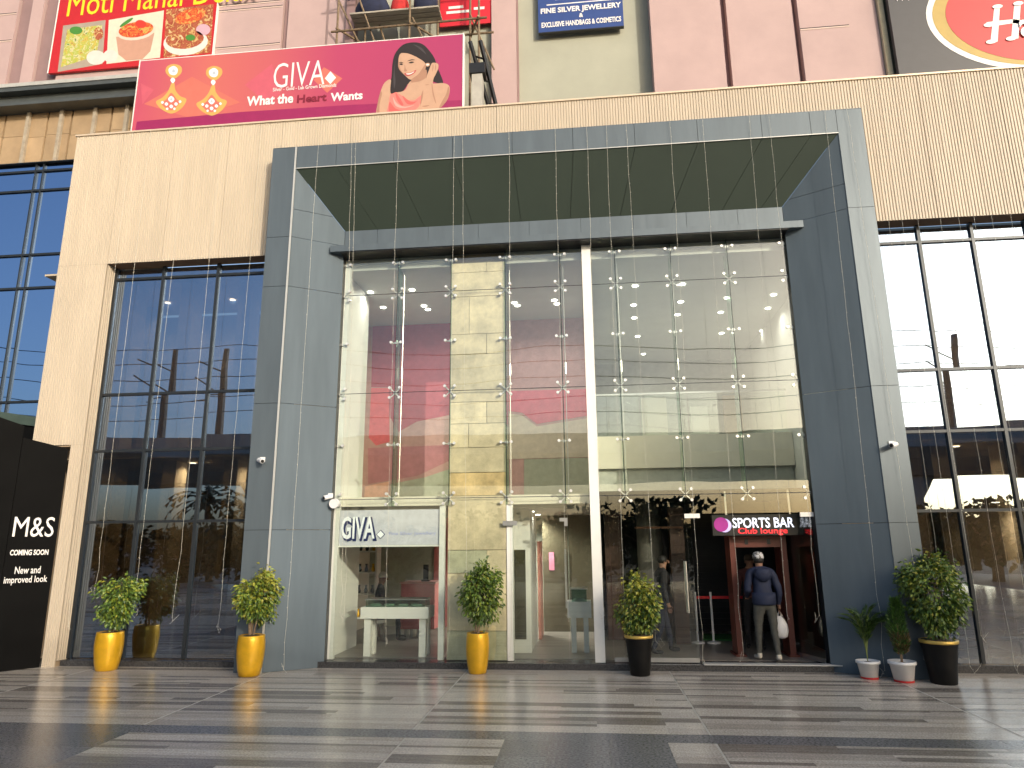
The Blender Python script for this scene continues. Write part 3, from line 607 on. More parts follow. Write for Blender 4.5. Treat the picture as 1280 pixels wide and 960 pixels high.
wp([(778, 350), (770, 440), (786, 385)], skin_s, 9); wp([(808, 348), (806, 430), (818, 380)], skin_s, 9); wp([(640, 720), (662, 660), (655, 760), (630, 830)], skin_s, 9.5); wp([(690, 340), (735, 335), (738, 365), (705, 375)], skin_i, 7); wp([(700, 348), (728, 344), (726, 360), (706, 362)], wht, 8.5)
brc = thing('billboard_strut', (-2.0, .9, 10.62), 'black lattice strut leaning behind the right end of the magenta billboard', 'strut')
for dx in (0, .22):
    MB().tube([(-2.12+dx, .45, 12.55), (-1.62+dx*.6, 1.1, 10.64)], .045, 4).build('strut_rail', black_p, brc)
for t in (.15, .4, .65, .9): MB().tube([(-2.12+.5*t, .45+.65*t, 12.55-1.91*t), (-1.92+.42*t, .45+.65*t, 12.45-1.8*t)], .025, 4).build('strut_rung', black_p, brc)
B('footing', pm('concrete_block', (.38, .37, .34), .9), brc, (-2.08, -1.86, .45, .7, 10.66, 11.75)); B('clamp', black_p, brc, (-2.13, -1.8, .42, .74, 11.76, 12.0))

fb = thing('food_billboard', (-10.7, 1.36, 13.3), 'red restaurant billboard with yellow lettering and three food photos', 'billboard')
YF = 1.34
def fbp(x, y, dy=0): return at(x, y, YF-dy)
B('board', ink('signal_red', (.48, .015, .018)), fb, (-12.72, -8.52, YF, YF+.06, 13.38, 17.2)); B('edge', white_p, fb, (-12.75, -12.722, YF-.005, YF+.07, 13.38, 17.2)); B('edge', white_p, fb, (-8.518, -8.5, YF-.005, YF+.07, 13.38, 17.2))
btext('Moti Mahal Delux', 83, 21, 320, -8, ink('yellow', (.85, .62, .02)), .0, fb, YF-.004)
def vor(name, cols, scale):
    m = bpy.data.materials.new(name); m.use_nodes = True; n = m.node_tree.nodes; l = m.node_tree.links; b = n['Principled BSDF']; b.inputs['Roughness'].default_value = .45
    v = n.new('ShaderNodeTexNoise'); v.inputs['Scale'].default_value = scale; v.inputs['Detail'].default_value = 6; v.inputs['Distortion'].default_value = 1.5; t = n.new('ShaderNodeTexCoord'); l.new(t.outputs['Object'], v.inputs['Vector'])
    r = n.new('ShaderNodeValToRGB'); r.color_ramp.interpolation = 'EASE'; el = r.color_ramp.elements
    for i, c in enumerate(cols):
        pos = .3+.4*i/(len(cols)-1)
        if i < 2: el[i].position = pos; el[i].color = (*c, 1)
        else: el.new(pos).color = (*c, 1)
    l.new(v.outputs[0], r.inputs[0]); l.new(r.outputs[0], b.inputs['Base Color']); return m
rice = vor('print_rice', [(.30, .16, .05), (.55, .42, .08), (.35, .42, .06), (.62, .55, .30), (.10, .22, .03)], 7); curry = vor('print_curry', [(.45, .05, .01), (.65, .18, .03), (.50, .03, .01), (.70, .35, .08), (.12, .25, .03)], 5); meat = vor('print_meat', [(.20, .04, .02), (.42, .12, .05), (.30, .05, .02), (.55, .35, .12), (.6, .5, .35)], 7)
ell = lambda cx, cy, rx, ry, a0=0, n=20: [(cx+rx*math.cos(2*math.pi*i/n)*math.cos(a0)-ry*math.sin(2*math.pi*i/n)*math.sin(a0), cy+rx*math.cos(2*math.pi*i/n)*math.sin(a0)+ry*math.sin(2*math.pi*i/n)*math.cos(a0)) for i in range(n)]
fp = lambda px, mt, lay, sm=False: printp(px, mt, lay, fb, fbp, sm, 'food_print')
fp([(79, 32), (132, 25), (128, 80), (72, 90)], ink('tray', (.36, .30, .24)), 0); fp([(84, 37), (128, 31), (120, 70), (76, 84)], rice, 1); fp(ell(120, 72, 12, 9), ink('raita', (.62, .60, .55)), 2); fp(ell(123, 42, 6, 8), meat, 2); fp(ell(95, 38, 8, 5), ink('leaf', (.06, .22, .03)), 2)
fp([(136, 25), (205, 13), (200, 72), (133, 80)], ink('photo_pale', (.58, .60, .48)), 0); fp(ell(170, 38, 25, 12, -.15), ink('copper_rim', (.66, .55, .45)), 2); fp([(145, 46), (193, 41), (188, 64), (178, 74), (158, 76), (148, 68)], ink('copper', (.50, .28, .20)), 1); fp(ell(170, 37, 22, 9.5, -.15), curry, 3); fp(ell(176, 30, 7, 5, .2), ink('tomato', (.6, .04, .02)), 4); fp(ell(158, 28, 10, 2, -.6), ink('leaf', (.06, .22, .03)), 4); fp(ell(138, 70, 9, 8), ink('raita', (.62, .60, .55)), 1)
fp([(208, 12), (267, 5), (263, 66), (204, 72)], meat, 0); fp(ell(232, 53, 28, 16, -.1), ink('bowl', (.66, .62, .58)), 1); fp(ell(231, 49, 24, 12, -.1), meat, 2); fp(ell(254, 37, 9, 7), ink('onion', (.55, .35, .42)), 2); fp(ell(238, 47, 6, 4), ink('leaf', (.06, .22, .03)), 3); fp(ell(238, 20, 20, 9, -.3), curry, 1)

bs = thing('blue_signboard', (.27, 1.42, 13.35), 'royal blue signboard for silver jewellery, handbags and cosmetics on the sage wall', 'sign')
B('board', ink('royal_blue', (.02, .055, .22)), bs, (-.70, 1.23, 1.40, 1.46, 13.42, 15.2)); B('bracket', frame_d, bs, (-.68, -.6, 1.46, 1.56, 13.5, 13.6), (1.1, 1.18, 1.46, 1.56, 13.5, 13.6)); B('shadow_edge', black_p, bs, (-.70, 1.23, 1.39, 1.465, 13.395, 13.418))  # black bottom strip paints the shadow edge under the board
btext('FINE SILVER JEWELLERY', 676, 19.5, 777, 11, wht, .03, bs, 1.396); btext('&', 724, 21.6, 729, 16.6, wht, .02, bs, 1.396); btext('EXCLUSIVE HANDBAGS & COSMETICS', 677, 35, 777, 28.5, wht, .03, bs, 1.396)
for x0, x1, z in ((-.5, 1.15, 14.13), (-.3, .8, 14.26)): B('rule', wht, bs, (x0, x1, 1.396, 1.399, z, z+.025))

hb = thing('restaurant_signboard', (9.5, 1.1, 10.66), 'dark grey signboard with a red oval rimmed in gold and white', 'sign')
B('board', ink('charcoal', (.045, .045, .05)), hb, (6.74, 14.0, 1.05, 1.15, 10.64, 16.5))
def hbp(x, y, dy=0): return at(x, y, 1.05-dy)
c0 = at(1300, 12, 1.05)
def oval(rx, rz, mt, lay, dx=0):
    ps = [Vector((c0.x+dx+rx*math.cos(2*math.pi*i/64), 1.05-.004-lay*.004, c0.z+rz*math.sin(2*math.pi*i/64))) for i in range(64)]
    MB().slab(ps, (0, .003, 0)).build('oval', mt, hb)
oval(2.22, 1.42, wht, 0); oval(2.10, 1.30, ink('old_gold', (.42, .29, .06)), 1); oval(1.92, 1.22, ink('bright_red', (.52, .025, .025)), 2, .08)
for pts_ in ([(1243, 8), (1250, 7), (1247, 52), (1238, 53)], [(1268, 4), (1276, 3), (1273, 48), (1264, 49)], [(1233, 28), (1246, 26), (1268, 24), (1282, 26), (1282, 30), (1266, 29), (1246, 32), (1236, 34)]):
    printp(pts_, wht, 12+.7*int(pts_[0][0] % 7), hb, hbp, False, 'lettering')
for cx_, cy_ in ((1247, 8), (1239, 52), (1273, 4), (1264, 48), (1236, 31)): printp(ell(cx_, cy_, 6.5, 2.6, -.1, 14), wht, 18+.7*(cx_ % 11), hb, hbp, False, 'lettering')
btext("aldiram's", 1277, 46, 1400, 14, wht, .02, hb, 1.012)
btext('WY', 1118, 2, 1140, -10, wht, .0, hb, 1.04)

# ---- scaffold and what hangs on it
sc = thing('scaffold', (-3.6, 1.0, 10.65), 'rusty tube scaffold with plank deck above the magenta billboard', 'scaffold')
pole_m = pm('rusty_tube', (.22, .16, .10), .6, .4, .35, 12)
def tb(a, b, r=.026, nm='pole'): MB().tube([a, b], r, 7).build(nm, pole_m, sc)
fx = [-5.22, -3.55, -1.98]; bx_ = [-4.72, -3.0, -2.25]
for x in fx: tb((x, .78, 10.66), (x, .78, 16.2))
for x in bx_: tb((x, 1.22, 10.66), (x, 1.22, 16.2))
for z in (13.35, 14.75): tb((-5.35, .75, z), (-1.8, .75, z+.03)); tb((-5.0, 1.18, z-.02), (-1.7, 1.18, z)); [tb((a, .7, z+.05), (b, 1.3, z+.03)) for a, b in zip(fx, bx_)]
for a, b in (((-5.22, .81, 15.6), (-4.3, .81, 12.9)), ((-4.9, 1.2, 15.5), (-4.0, 1.2, 12.6)), ((-3.5, .81, 13.6), (-3.0, .81, 12.5)), ((-2.25, 1.2, 13.9), (-1.7, 1.2, 12.4)), ((-5.22, .82, 14.2), (-4.55, 1.2, 12.7))): tb(a, b, .022, 'brace')
for i in range(6): B('deck_plank', pm('grey_plank', (.34, .31, .26), .85, 0, .4, 6, stretch=(.6, 8, 8)), sc, (-4.95, -2.9, .78+i*.075, .845+i*.075, 13.80+.01*(i % 2), 13.84+.01*(i % 2)))
rb = tag(B('red_banner', ink('banner_red', (.60, .015, .03)), None, (-3.0, -1.55, 1.42, 1.45, 13.82, 15.5)), 'red banner with white marks on the sage wall behind the scaffold', 'banner')
for x0, x1, z in ((-2.85, -2.3, 14.15), (-2.8, -2.45, 14.28), (-2.2, -1.95, 14.2)): B('print', wht, rb, (x0, x1, 1.413, 1.419, z, z+.07))
def bundle(c, sx_, sy_, sz_, mt, lab):
    m = MB(); pr = [(.30, 0), (.47, .12), (.5, .4), (.44, .72), (.28, .92), (.1, 1.0)]; rr = random.Random(int(c[0]*100))
    m.lathe(c, [(r_*rr.uniform(.92, 1.05), z*sz_) for r_, z in pr], 14, sx_, sy_)
    return tag(m.build('cloth_bundle', mt, None, smooth=True), lab, 'bundle', 'bundles on the scaffold deck')
bundle((-4.5, 1.02, 13.86), .8, .35, .62, pm('navy_cloth', (.015, .02, .05), .9, 0, .3, 6, bump=.4, bscale=9), 'navy cloth bundle at the left end of the scaffold deck')
bundle((-3.85, 1.02, 13.86), .45, .35, .5, pm('red_cloth', (.5, .03, .03), .9, 0, .3, 6, bump=.4, bscale=9), 'red cloth bundle in the middle of the scaffold deck')
bundle((-3.25, 1.02, 13.86), .6, .35, .58, MATS['navy_cloth'], 'navy cloth bundle next to the red banner on the scaffold deck')

# ---- hoarding at the left edge
ux = Vector((.589, .808, 0)); HN = ux.cross(Vector((0, 0, 1))); H0 = Vector((-9.735, -.02, 0))
def hit(x, y, off=0):
    d = ray(x, y); o = Vector((0, -CAM_D, CAM_H)); P = H0+HN*off; t = (P-o).dot(HN)/d.dot(HN); return o+d*t
hd = thing('shop_hoarding', tuple(H0), 'black hoarding with white lettering angled out from the beige pillar at the left', 'hoarding')
blk = pm('hoarding_black', (.004, .004, .004), .6, 0, .3, 1.5, spec=.06)
pa, pb, pc = hit(86.5, 561), hit(29, 547), hit(-40, 531)
for a, b, za, zb, o_ in ((H0-ux*((H0-pb).xy.length+.0), H0, pb.z, pa.z, 0), (H0-ux*2.6, H0-ux*((H0-pb).xy.length+.006), pb.z+.75, pb.z+.22, -.004)):
    q = [Vector((a.x, a.y, 0)), Vector((b.x, b.y, 0)), Vector((b.x, b.y, zb)), Vector((a.x, a.y, za))]
    MB().slab([p+HN*o_ for p in q], HN*-.06).build('hoarding_panel', blk, hd)
def htext(txt, x0, yb, x1, yt, bold):
    o = hit(x0, yb, .003); p2 = hit(x1, yb, .003); tp = hit((x0+x1)/2, yt, .003); bt = hit((x0+x1)/2, yb, .003)
    o.z = bt.z; text('lettering', txt, o, ux, (p2-o).xy.length, tp.z-bt.z, wht, hd, bold, .003)
htext('M&S', 15, 671, 66, 646, .0); htext('COMING SOON', 12, 694, 60, 687, .03); htext('New and', 18, 717, 50, 708, .008); htext('improved look', 4, 731, 58, 720, .008)
sw = thing('shop_canopy', (-12, .6, 0), 'dark shop front canopy with green fascia behind the black hoarding', 'canopy')
B('fascia', blk, sw, (-14.5, -10.56, .25, .5, 0, 4.5)); MB().slab([(-14.5, .2, 4.95), (-10.56, .2, 4.38), (-10.56, .2, 4.56), (-14.5, .2, 5.2)], (0, .4, 0)).build('canopy_edge', pm('green_metal', (.07, .10, .08), .4, .3), sw)

# ================================================================== SHOP SIGNS
gs = thing('shop_lightbox', (-3.53, .40, 2.06), 'white lightbox sign with raised silver-blue letters behind the shop glass', 'sign')
B('panel', pm('lit_white_panel', (.56, .57, .62), .5, emit=.06), gs, (-4.49, -2.63, .40, .47, 2.06, 2.69)); B('frame', white_p, gs, (-4.50, -2.62, .395, .48, 2.03, 2.058))
lt = pm('sign_letter', (.85, .87, .90), .4, emit=.12); lb = pm('sign_letter_side', (.02, .03, .12), .5)
def fit_px(txt, x0, y0, x1, y1, Y, mt, parent, bold, ex=.004, space=1): return text('lettering', txt, at(x0, y0, Y), (1, 0, 0), at(x1, y0, Y).x-at(x0, y0, Y).x, at(x0, y1, Y).z-at(x0, y0, Y).z, mt, parent, bold, ex, space=space)
fit_px('GIVA', 426.5, 677, 471, 646.5, .398, lb, gs, .07, .012); fit_px('GIVA', 426, 674, 468, 646, .384, lt, gs, .02, .006)
d0 = at(475.5, 668, .384)
for dd, yy_, mt in ((.085, .398, lb), (.068, .386, lt)): MB().slab([(d0.x-dd, yy_, d0.z), (d0.x, yy_, d0.z-dd), (d0.x+dd, yy_, d0.z), (d0.x, yy_, d0.z+dd)], (0, .004, 0)).build('diamond', mt, gs)
fit_px('Fine Silver Jewellery', 486, 670, 545, 665, .398, pm('pale_blue_letter', (.45, .48, .75), .5), gs, .01)
bsn = thing('bar_sign', (3.0, .62, 2.2), 'black illuminated bar sign with magenta ball and white and red letters', 'sign')
YS = .70
B('panel', black_p, bsn, (at(890, 650, YS).x, at(1004, 650, YS).x, YS, YS+.08, at(950, 669, YS).z, at(950, 643, YS).z)); B('hanger', steel, bsn, (2.5, 2.53, YS+.03, YS+.06, 2.5, 2.96), (3.6, 3.63, YS+.03, YS+.06, 2.5, 2.96))
fit_px('SPORTS BAR', 916, 660, 993, 647.5, YS-.002, pm('lit_white_letter', (.85, .88, 1), .5, emit=.9), bsn, .012); fit_px('Club lounge', 923, 669.5, 985, 660, YS-.0025, pm('lit_red_letter', (1, .03, .04), .5, emit=.7), bsn, .008)
bc = at(902, 656, YS)
def disc(cx, cz, r, y, mt, nm): MB().slab([(cx+r*math.cos(2*math.pi*i/28), y, cz+r*math.sin(2*math.pi*i/28)) for i in range(28)], (0, .003, 0)).build(nm, mt, bsn)
disc(bc.x+.05, bc.z-.012, .12, YS-.004, pm('lit_lavender', (.5, .45, .8), .5, emit=.4), 'crescent'); disc(bc.x-.01, bc.z+.005, .125, YS-.008, pm('lit_magenta', (.30, .015, .20), .5, emit=.35), 'ball')

# ================================================================== PLANTS
def leafmat(name, c): return pm(name, c, .42, 0, .25, 9, spec=.5)
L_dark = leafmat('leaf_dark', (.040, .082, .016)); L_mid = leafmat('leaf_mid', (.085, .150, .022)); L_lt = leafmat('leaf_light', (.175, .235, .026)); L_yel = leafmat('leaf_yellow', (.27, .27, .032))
def add_leaf(m, p, d, L, W, rr):
    d = d.normalized(); a = Vector((rr.uniform(-1, 1), rr.uniform(-1, 1), rr.uniform(-1, 1))); s = d.cross(a)
    if s.length < 1e-3: s = d.cross(Vector((1, 0, 0)))
    s.normalize(); n_ = s.cross(d)
    if n_.z < 0: n_ = -n_
    pts = [p, p+d*L*.45+s*W+n_*W*.35, p+d*L-n_*L*.12, p+d*L*.45-s*W+n_*W*.35, p+d*L*.5]
    m.add(pts, [(0, 4, 1), (1, 4, 2), (0, 3, 4), (3, 2, 4)])
def ficus(loc, label, pot_pts, pot_mat, rim_mat, crown_c, rx, rz, nleaf, yellow, seed, sx=1.0, shape=0.0, stems=3, clumps=11):
    rr = random.Random(seed); t = thing('potted_plant', loc, label, 'potted plant', 'potted plants along the mall front'); L0 = Vector(loc)
    H = pot_pts[-1][1]; m = MB(); m.lathe(loc, pot_pts, 32, sx, sx); m.build('pot', pot_mat, t, smooth=True)
    rt_ = pot_pts[-1][0]*sx
    m = MB(); m.lathe(loc, [(rt_*1.0, H-.045), (rt_*1.035, H-.03), (rt_*1.035, H+.004), (rt_*.93, H+.008), (rt_*.9, H-.02)], 32); m.build('rim', rim_mat, t, smooth=True)
    MB().lathe(loc, [(rt_*.92, H-.03), (rt_*.9, H-.005), (.02, H+.012)], 20).build('soil', soil, t)
    cc = L0+Vector(crown_c)
    for i in range(stems):
        a = rr.uniform(0, 6.28); b0 = L0+Vector((.04*math.cos(a), .04*math.sin(a), H-.01)); e_ = cc+Vector((rr.uniform(-.12, .12), rr.uniform(-.12, .12), rz*.25))
        mid = b0.lerp(e_, .5)+Vector((rr.uniform(-.05, .05), rr.uniform(-.05, .05), 0))
        m = MB(); m.tube([b0, b0.lerp(mid, .5), mid, e_], .016, 6, .006)
        for k in range(5):
            q = mid.lerp(e_, rr.uniform(0, 1)); v = Vector((rr.gauss(0, 1), rr.gauss(0, 1), rr.uniform(.1, .9))).normalized(); m.tube([q, q+v*rx*.7], .006, 4, .002)
        m.build('stem', bark, t)
    m = MB(); cl = []
    for i in range(clumps*3):
        v = Vector((rr.gauss(0, 1), rr.gauss(0, 1), rr.gauss(0, 1))).normalized(); q = rr.uniform(.45, .93)
        taper = 1-shape*max(0, -v.z*q)
        cl.append(Vector((v.x*rx*q*taper, v.y*rx*q*taper, v.z*rz*q)))
    for i in range(nleaf):
        c = rr.choice(cl); p = c+Vector((rr.gauss(0, .068), rr.gauss(0, .068), rr.gauss(0, .075)))
        if (p.x/rx)**2+(p.y/rx)**2+(p.z/rz)**2 > 1.5: continue
        out = Vector((p.x/rx, p.y/rx, p.z/rz*.5)); d = out.normalized()*.7+Vector((rr.gauss(0, .4), rr.gauss(0, .4), -.55+rr.gauss(0, .3)))
        hz = p.z/rz; pr = yellow*(.25+.75*max(0, .35+hz)); q = rr.random()  # yellow young leaves thicken upward, painting sunlight onto the crown tops
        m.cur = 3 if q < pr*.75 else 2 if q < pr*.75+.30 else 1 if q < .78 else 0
        add_leaf(m, cc+p, d, rr.uniform(.058, .092), rr.uniform(.016, .024), rr)
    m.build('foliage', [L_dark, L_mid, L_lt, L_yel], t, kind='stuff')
    return t
gold_prof = [(.150, 0), (.165, .012), (.190, .12), (.212, .28), (.220, .42), (.214, .55), (.205, .61), (.200, .625)]
blk_prof = [(.165, 0), (.178, .012), (.205, .25), (.235, .48), (.258, .57), (.262, .60), (.255, .61)]
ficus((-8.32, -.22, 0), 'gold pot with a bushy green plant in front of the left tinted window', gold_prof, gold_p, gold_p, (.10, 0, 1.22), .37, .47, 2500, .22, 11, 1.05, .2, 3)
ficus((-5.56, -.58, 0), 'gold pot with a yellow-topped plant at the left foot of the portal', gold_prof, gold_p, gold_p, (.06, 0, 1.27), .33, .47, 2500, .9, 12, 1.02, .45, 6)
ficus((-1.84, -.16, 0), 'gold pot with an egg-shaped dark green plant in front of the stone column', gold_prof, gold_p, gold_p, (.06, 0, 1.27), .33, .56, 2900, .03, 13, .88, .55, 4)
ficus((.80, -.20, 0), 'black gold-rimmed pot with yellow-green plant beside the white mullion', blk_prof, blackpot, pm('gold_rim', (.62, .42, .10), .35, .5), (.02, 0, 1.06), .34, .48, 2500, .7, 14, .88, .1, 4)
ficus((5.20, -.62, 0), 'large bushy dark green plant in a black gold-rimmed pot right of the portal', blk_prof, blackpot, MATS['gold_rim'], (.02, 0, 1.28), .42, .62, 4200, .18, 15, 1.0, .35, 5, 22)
def small_pot(loc, s, label, name):
    t = thing(name, loc, label, 'potted plant', 'potted plants along the mall front')
    MB().lathe(loc, [(.12*s, .02), (.155*s, .22*s), (.175*s, .225*s), (.175*s, .262*s), (.16*s, .265*s), (.155*s, .24*s)], 24).build('pot', white_pl, t, smooth=True)
    MB().lathe(loc, [(.115*s, 0), (.125*s, .005), (.125*s, .03)], 24).build('saucer', red_pl, t); MB().lathe(loc, [(.15*s, .22*s), (.02, .25*s)], 16).build('soil', soil, t)
    return t
pl = small_pot((4.27, -.30, 0), 1.0, 'small palm with arching fronds in a white pot against the blue splay', 'potted_palm'); rr = random.Random(5)
m = MB(); m2 = MB(); b0 = Vector((4.27, -.30, .24))
for i in range(17):
    a = rr.uniform(0, 6.28); ln = rr.uniform(.75, 1.05); spread = rr.uniform(.06, .40); dirx = Vector((math.cos(a), math.sin(a)*.6, 0)); pts = []
    for k in range(9):
        s_k = k/8; pts.append(b0+Vector((0, 0, ln*s_k*(1-.22*s_k*s_k)-(.18*spread)*s_k**4))+dirx*spread*s_k**2.2)
    m2.tube(pts, .007, 5, .002)
    for k in range(3, 9):
        for s_ in (-1, 1):
            for o_ in (0, .5):
                if k == 8 and o_: continue
                p = pts[k].lerp(pts[min(k+1, 8)], o_); ax = (pts[min(k+1, 8)]-pts[k-1]).normalized(); sd = ax.cross(Vector((0, 0, 1)));
                if sd.length < .05: sd = Vector((dirx.y, -dirx.x, 0))
                sd.normalize(); m.cur = rr.choice([0, 0, 1]); add_leaf(m, p, ax*.8+sd*s_*.7+Vector((0, 0, -.1)), rr.uniform(.13, .21), .014, rr)
m2.build('frond_stem', pm('palm_stem', (.16, .20, .05), .5), pl); m.build('foliage', [L_dark, L_mid], pl, kind='stuff')
th = small_pot((4.68, -.52, 0), 1.12, 'slim upright conifer with browning base in a white pot beside the large bush', 'potted_conifer')
m = MB(); c = Vector((4.68, -.52, .26))
for i in range(2600):
    h = rr.random(); z = .12+.80*h; r_ = (.035+.115*math.sin(math.pi*min(1, (.06+h*.94)))**.8*(1-.35*h))*math.sqrt(rr.random())
    a = rr.uniform(0, 6.28); p = c+Vector((math.cos(a)*r_+.02*math.sin(h*9), math.sin(a)*r_, z)); m.cur = (3 if rr.random() < .6 else 0) if h < .38 and rr.random() < .75 else rr.choice([0, 1, 1, 2])
    add_leaf(m, p, Vector((math.cos(a)*.6, math.sin(a)*.6, 1.0))+Vector((rr.gauss(0, .25), rr.gauss(0, .25), 0)), rr.uniform(.05, .085), .007, rr)
m.build('foliage', [leafmat('conifer_dark', (.03, .07, .015)), leafmat('conifer_mid', (.055, .13, .02)), leafmat('conifer_light', (.10, .19, .03)), leafmat('conifer_brown', (.14, .085, .035))], th, kind='stuff')
MB().tube([c, c+Vector((.01, 0, .35)), c+Vector((0, 0, .7))], .018, 6, .006).build('stem', bark, th)

# ================================================================== STRING LIGHTS, CAMERAS
ORD = ['first', 'second', 'third', 'fourth', 'fifth', 'sixth', 'seventh', 'eighth', 'ninth', 'tenth', 'eleventh', 'twelfth', 'thirteenth', 'fourteenth', 'fifteenth']
def string_light(x, y0, z0, z1, drift, label, ydrift=0, tail=True, seed=0):
    rr = random.Random(seed); pts = []; n_ = 26
    for i in range(n_+1):
        t = i/n_; low = max(0, t-.8)*5
        pts.append(Vector((x+drift*t+rr.gauss(0, .004)+rr.gauss(0, .02)*low, y0+ydrift*t, z0+(z1-z0)*t)))
    if tail:
        p = pts[-1]
        for k in range(5): p = p+Vector((rr.uniform(-.06, .06), 0, -.05 if k < 2 else .05)); pts.append(p)
    t = thing('string_light', (x, y0, z1), label, 'string light', 'fairy light strings on the front')
    MB().tube(pts, .0021, 4).build('wire', wire_m, t)
    m = MB(); d = 0
    for a, b in zip(pts[:-1], pts[1:]):
        k = max(1, int((b-a).length/.14))
        for j in range(k): q = a.lerp(b, j/k)+Vector((rr.uniform(-.008, .008), -.004, 0)); m.ball(q, .0046, 5, 3, sz=1.6)
    m.build('bulb', wire_m, t, kind='stuff')
for i, (px_, ze) in enumerate(((145, .75), (168, 1.35), (217, .95), (262, .85), (313, .7))):
    string_light(at(px_, 330, -.05).x, -.05, ZT-.01, ze, rnd.uniform(-.06, .04), ORD[i]+' fairy light string from the left over the left tinted window', seed=i)
for i, x in enumerate((-4.32, -4.24, -3.39, -2.28, -2.12, -1.21, -.33, .27, .64, 1.01, 1.82, 2.42, 3.27, 3.62)):
    string_light(x, -.40, 9.80, rnd.choice([.35, .5, .9, .3, .25]), rnd.uniform(-.1, .1), ORD[i]+' fairy light string from the left across the portal opening', ydrift=.30, seed=20+i)
for i, px_ in enumerate((1112, 1128, 1150, 1178, 1200, 1222, 1245, 1268)):
    string_light(at(px_, 290, -.05).x, -.05, ZT-.01, rnd.choice([.2, .3, .6, .15]), rnd.uniform(-.1, .1), ORD[i]+' fairy light string from the portal over the right tinted window', seed=50+i)
string_light(4.62, -.38, 9.78, .12, -.1, 'fairy light string drooping down the blue right splay', ydrift=.1, seed=70); string_light(5.0, -.40, 9.78, .3, .1, 'fairy light string looped behind the large bush', seed=71)
string_light(-5.0, -.40, 9.78, .12, -.05, 'fairy light string running down the left grey splay', seed=72)
def cctv(p, dirx, label):
    t = thing('security_camera', p, label, 'camera', 'security cameras on the portal'); p = Vector(p); d = Vector((dirx, -.75, -.25)).normalized()
    B('base', white_pl, t, (p.x-.045, p.x+.045, p.y-.02, p.y, p.z-.045, p.z+.045)); MB().tube([p+Vector((0, -.02, 0)), p+Vector((0, -.07, -.02))], .018, 8).build('arm', white_pl, t)
    q = p+Vector((0, -.09, -.025)); MB().tube([q-d*.07, q-d*.065, q+d*.09, q+d*.10], [.03, .042, .042, .038], 14).build('housing', white_pl, t, smooth=False); MB().tube([q+d*.09, q+d*.108], .030, 12).build('lens', black_p, t)
cctv((-5.70, -.352, 3.57), .8, 'small white security camera on the left front strip of the portal'); cctv((5.02, -.352, 3.60), -.8, 'small white security camera on the right front strip of the portal'); cctv((-4.62, .20, 2.95), -.6, 'white security camera above the shop lightbox')
MB().lathe((0, 0, 0), [(.09, 0), (.1, .02), (.1, .09), (.07, .12)], 16)
lampo = thing('floodlight', (-4.52, .12, 2.80), 'round white floodlight below the camera beside the shop lightbox', 'lamp'); MB().tube([(-4.52, .10, 2.80), (-4.52, .19, 2.81)], .085, 18).build('head', white_pl, lampo); MB().tube([(-4.52, .19, 2.81), (-4.56, .27, 2.86)], .014, 6).build('bracket', steel, lampo)

# ================================================================== SHOP FURNITURE
def table(x0, x1, y0, y1, z0, z1, leg, label, case_h, name='display_table'):
    t = thing(name, ((x0+x1)/2, (y0+y1)/2, .11), label, 'table'); B('table_top', white_p, t, (x0, x1, y0, y1, z0, z1))
    for x in (x0+.06, x1-.06-leg):
        for y in (y0+.05, y1-.05-leg): B('leg', white_p, t, (x, x+leg, y, y+leg, .108, z0-.001))
    cs = B('glass_case', G_fin, t, (x0+.08, x1-.08, y0+.04, y0+.048, z1+.001, z1+case_h), (x0+.08, x1-.08, y1-.048, y1-.04, z1+.001, z1+case_h)); B('case_rail', steel, cs, (x0+.06, x1-.06, y0+.03, y1-.03, z1+case_h+.001, z1+case_h+.02))
    for k in range(4):
        xx = lerp(x0+.12, x1-.3, k/3.3); MB().ball((xx+.09, (y0+y1)/2, z1+.02), .11, 10, 6, 1, 1, .28).build('velvet_pad', pm('velvet', (.7, .7, .68), .9), cs, smooth=True)
    return t
table(-4.12, -2.86, .66, 1.16, .76, .96, .12, 'long white jewellery display table behind the left shop window', .12); table(-.38, .06, 1.25, 1.75, .72, 1.0, .09, 'small white display table with glass case near the shop door', .22)
ct = thing('service_counter', (-3.7, 3.5, .11), 'rose pink service counter with small screens in the jewellery shop', 'counter'); rosec = pm('rose_counter', (.60, .19, .19), .5)
B('body', rosec, ct, (-4.05, -3.30, 3.2, 3.85, .28, 1.22)); B('worktop', pm('pale_rose', (.7, .38, .36), .4), ct, (-4.07, -3.28, 3.18, 3.87, 1.222, 1.26))
for x in (-3.98, -3.85, -3.7, -3.55): B('foot', white_p, ct, (x, x+.06, 3.3, 3.36, .108, .279))
scr = thing('small_screen', (-3.55, 3.45, 1.262), 'small dark screen standing on the pink counter', 'screen'); B('panel', black_p, scr, (-3.62, -3.5, 3.44, 3.46, 1.30, 1.62)); B('stand', black_p, scr, (-3.65, -3.47, 3.4, 3.52, 1.2625, 1.299))
shf = thing('display_shelf', (-4.95, 3.2, .11), 'white display shelf with ornaments at the left of the jewellery shop', 'shelf')
B('upright', white_p, shf, (-5.15, -5.11, 3.1, 3.4, .108, 2.5), (-4.62, -4.58, 3.1, 3.4, .108, 2.5))
for z in (.5, 1.0, 1.45, 1.9, 2.3):
    B('shelf_board', white_p, shf, (-5.108, -4.622, 3.1, 3.4, z, z+.03))
    for k in range(3): MB().lathe((-5.0+k*.15, 3.22, z+.031), [(.03, 0), (.045, .05), (.02, .12), (.03, .17)], 8).build('ornament', rnd.choice([black_p, MATS['old_gold'] if 'old_gold' in MATS else gold_p, frame_d]), shf)
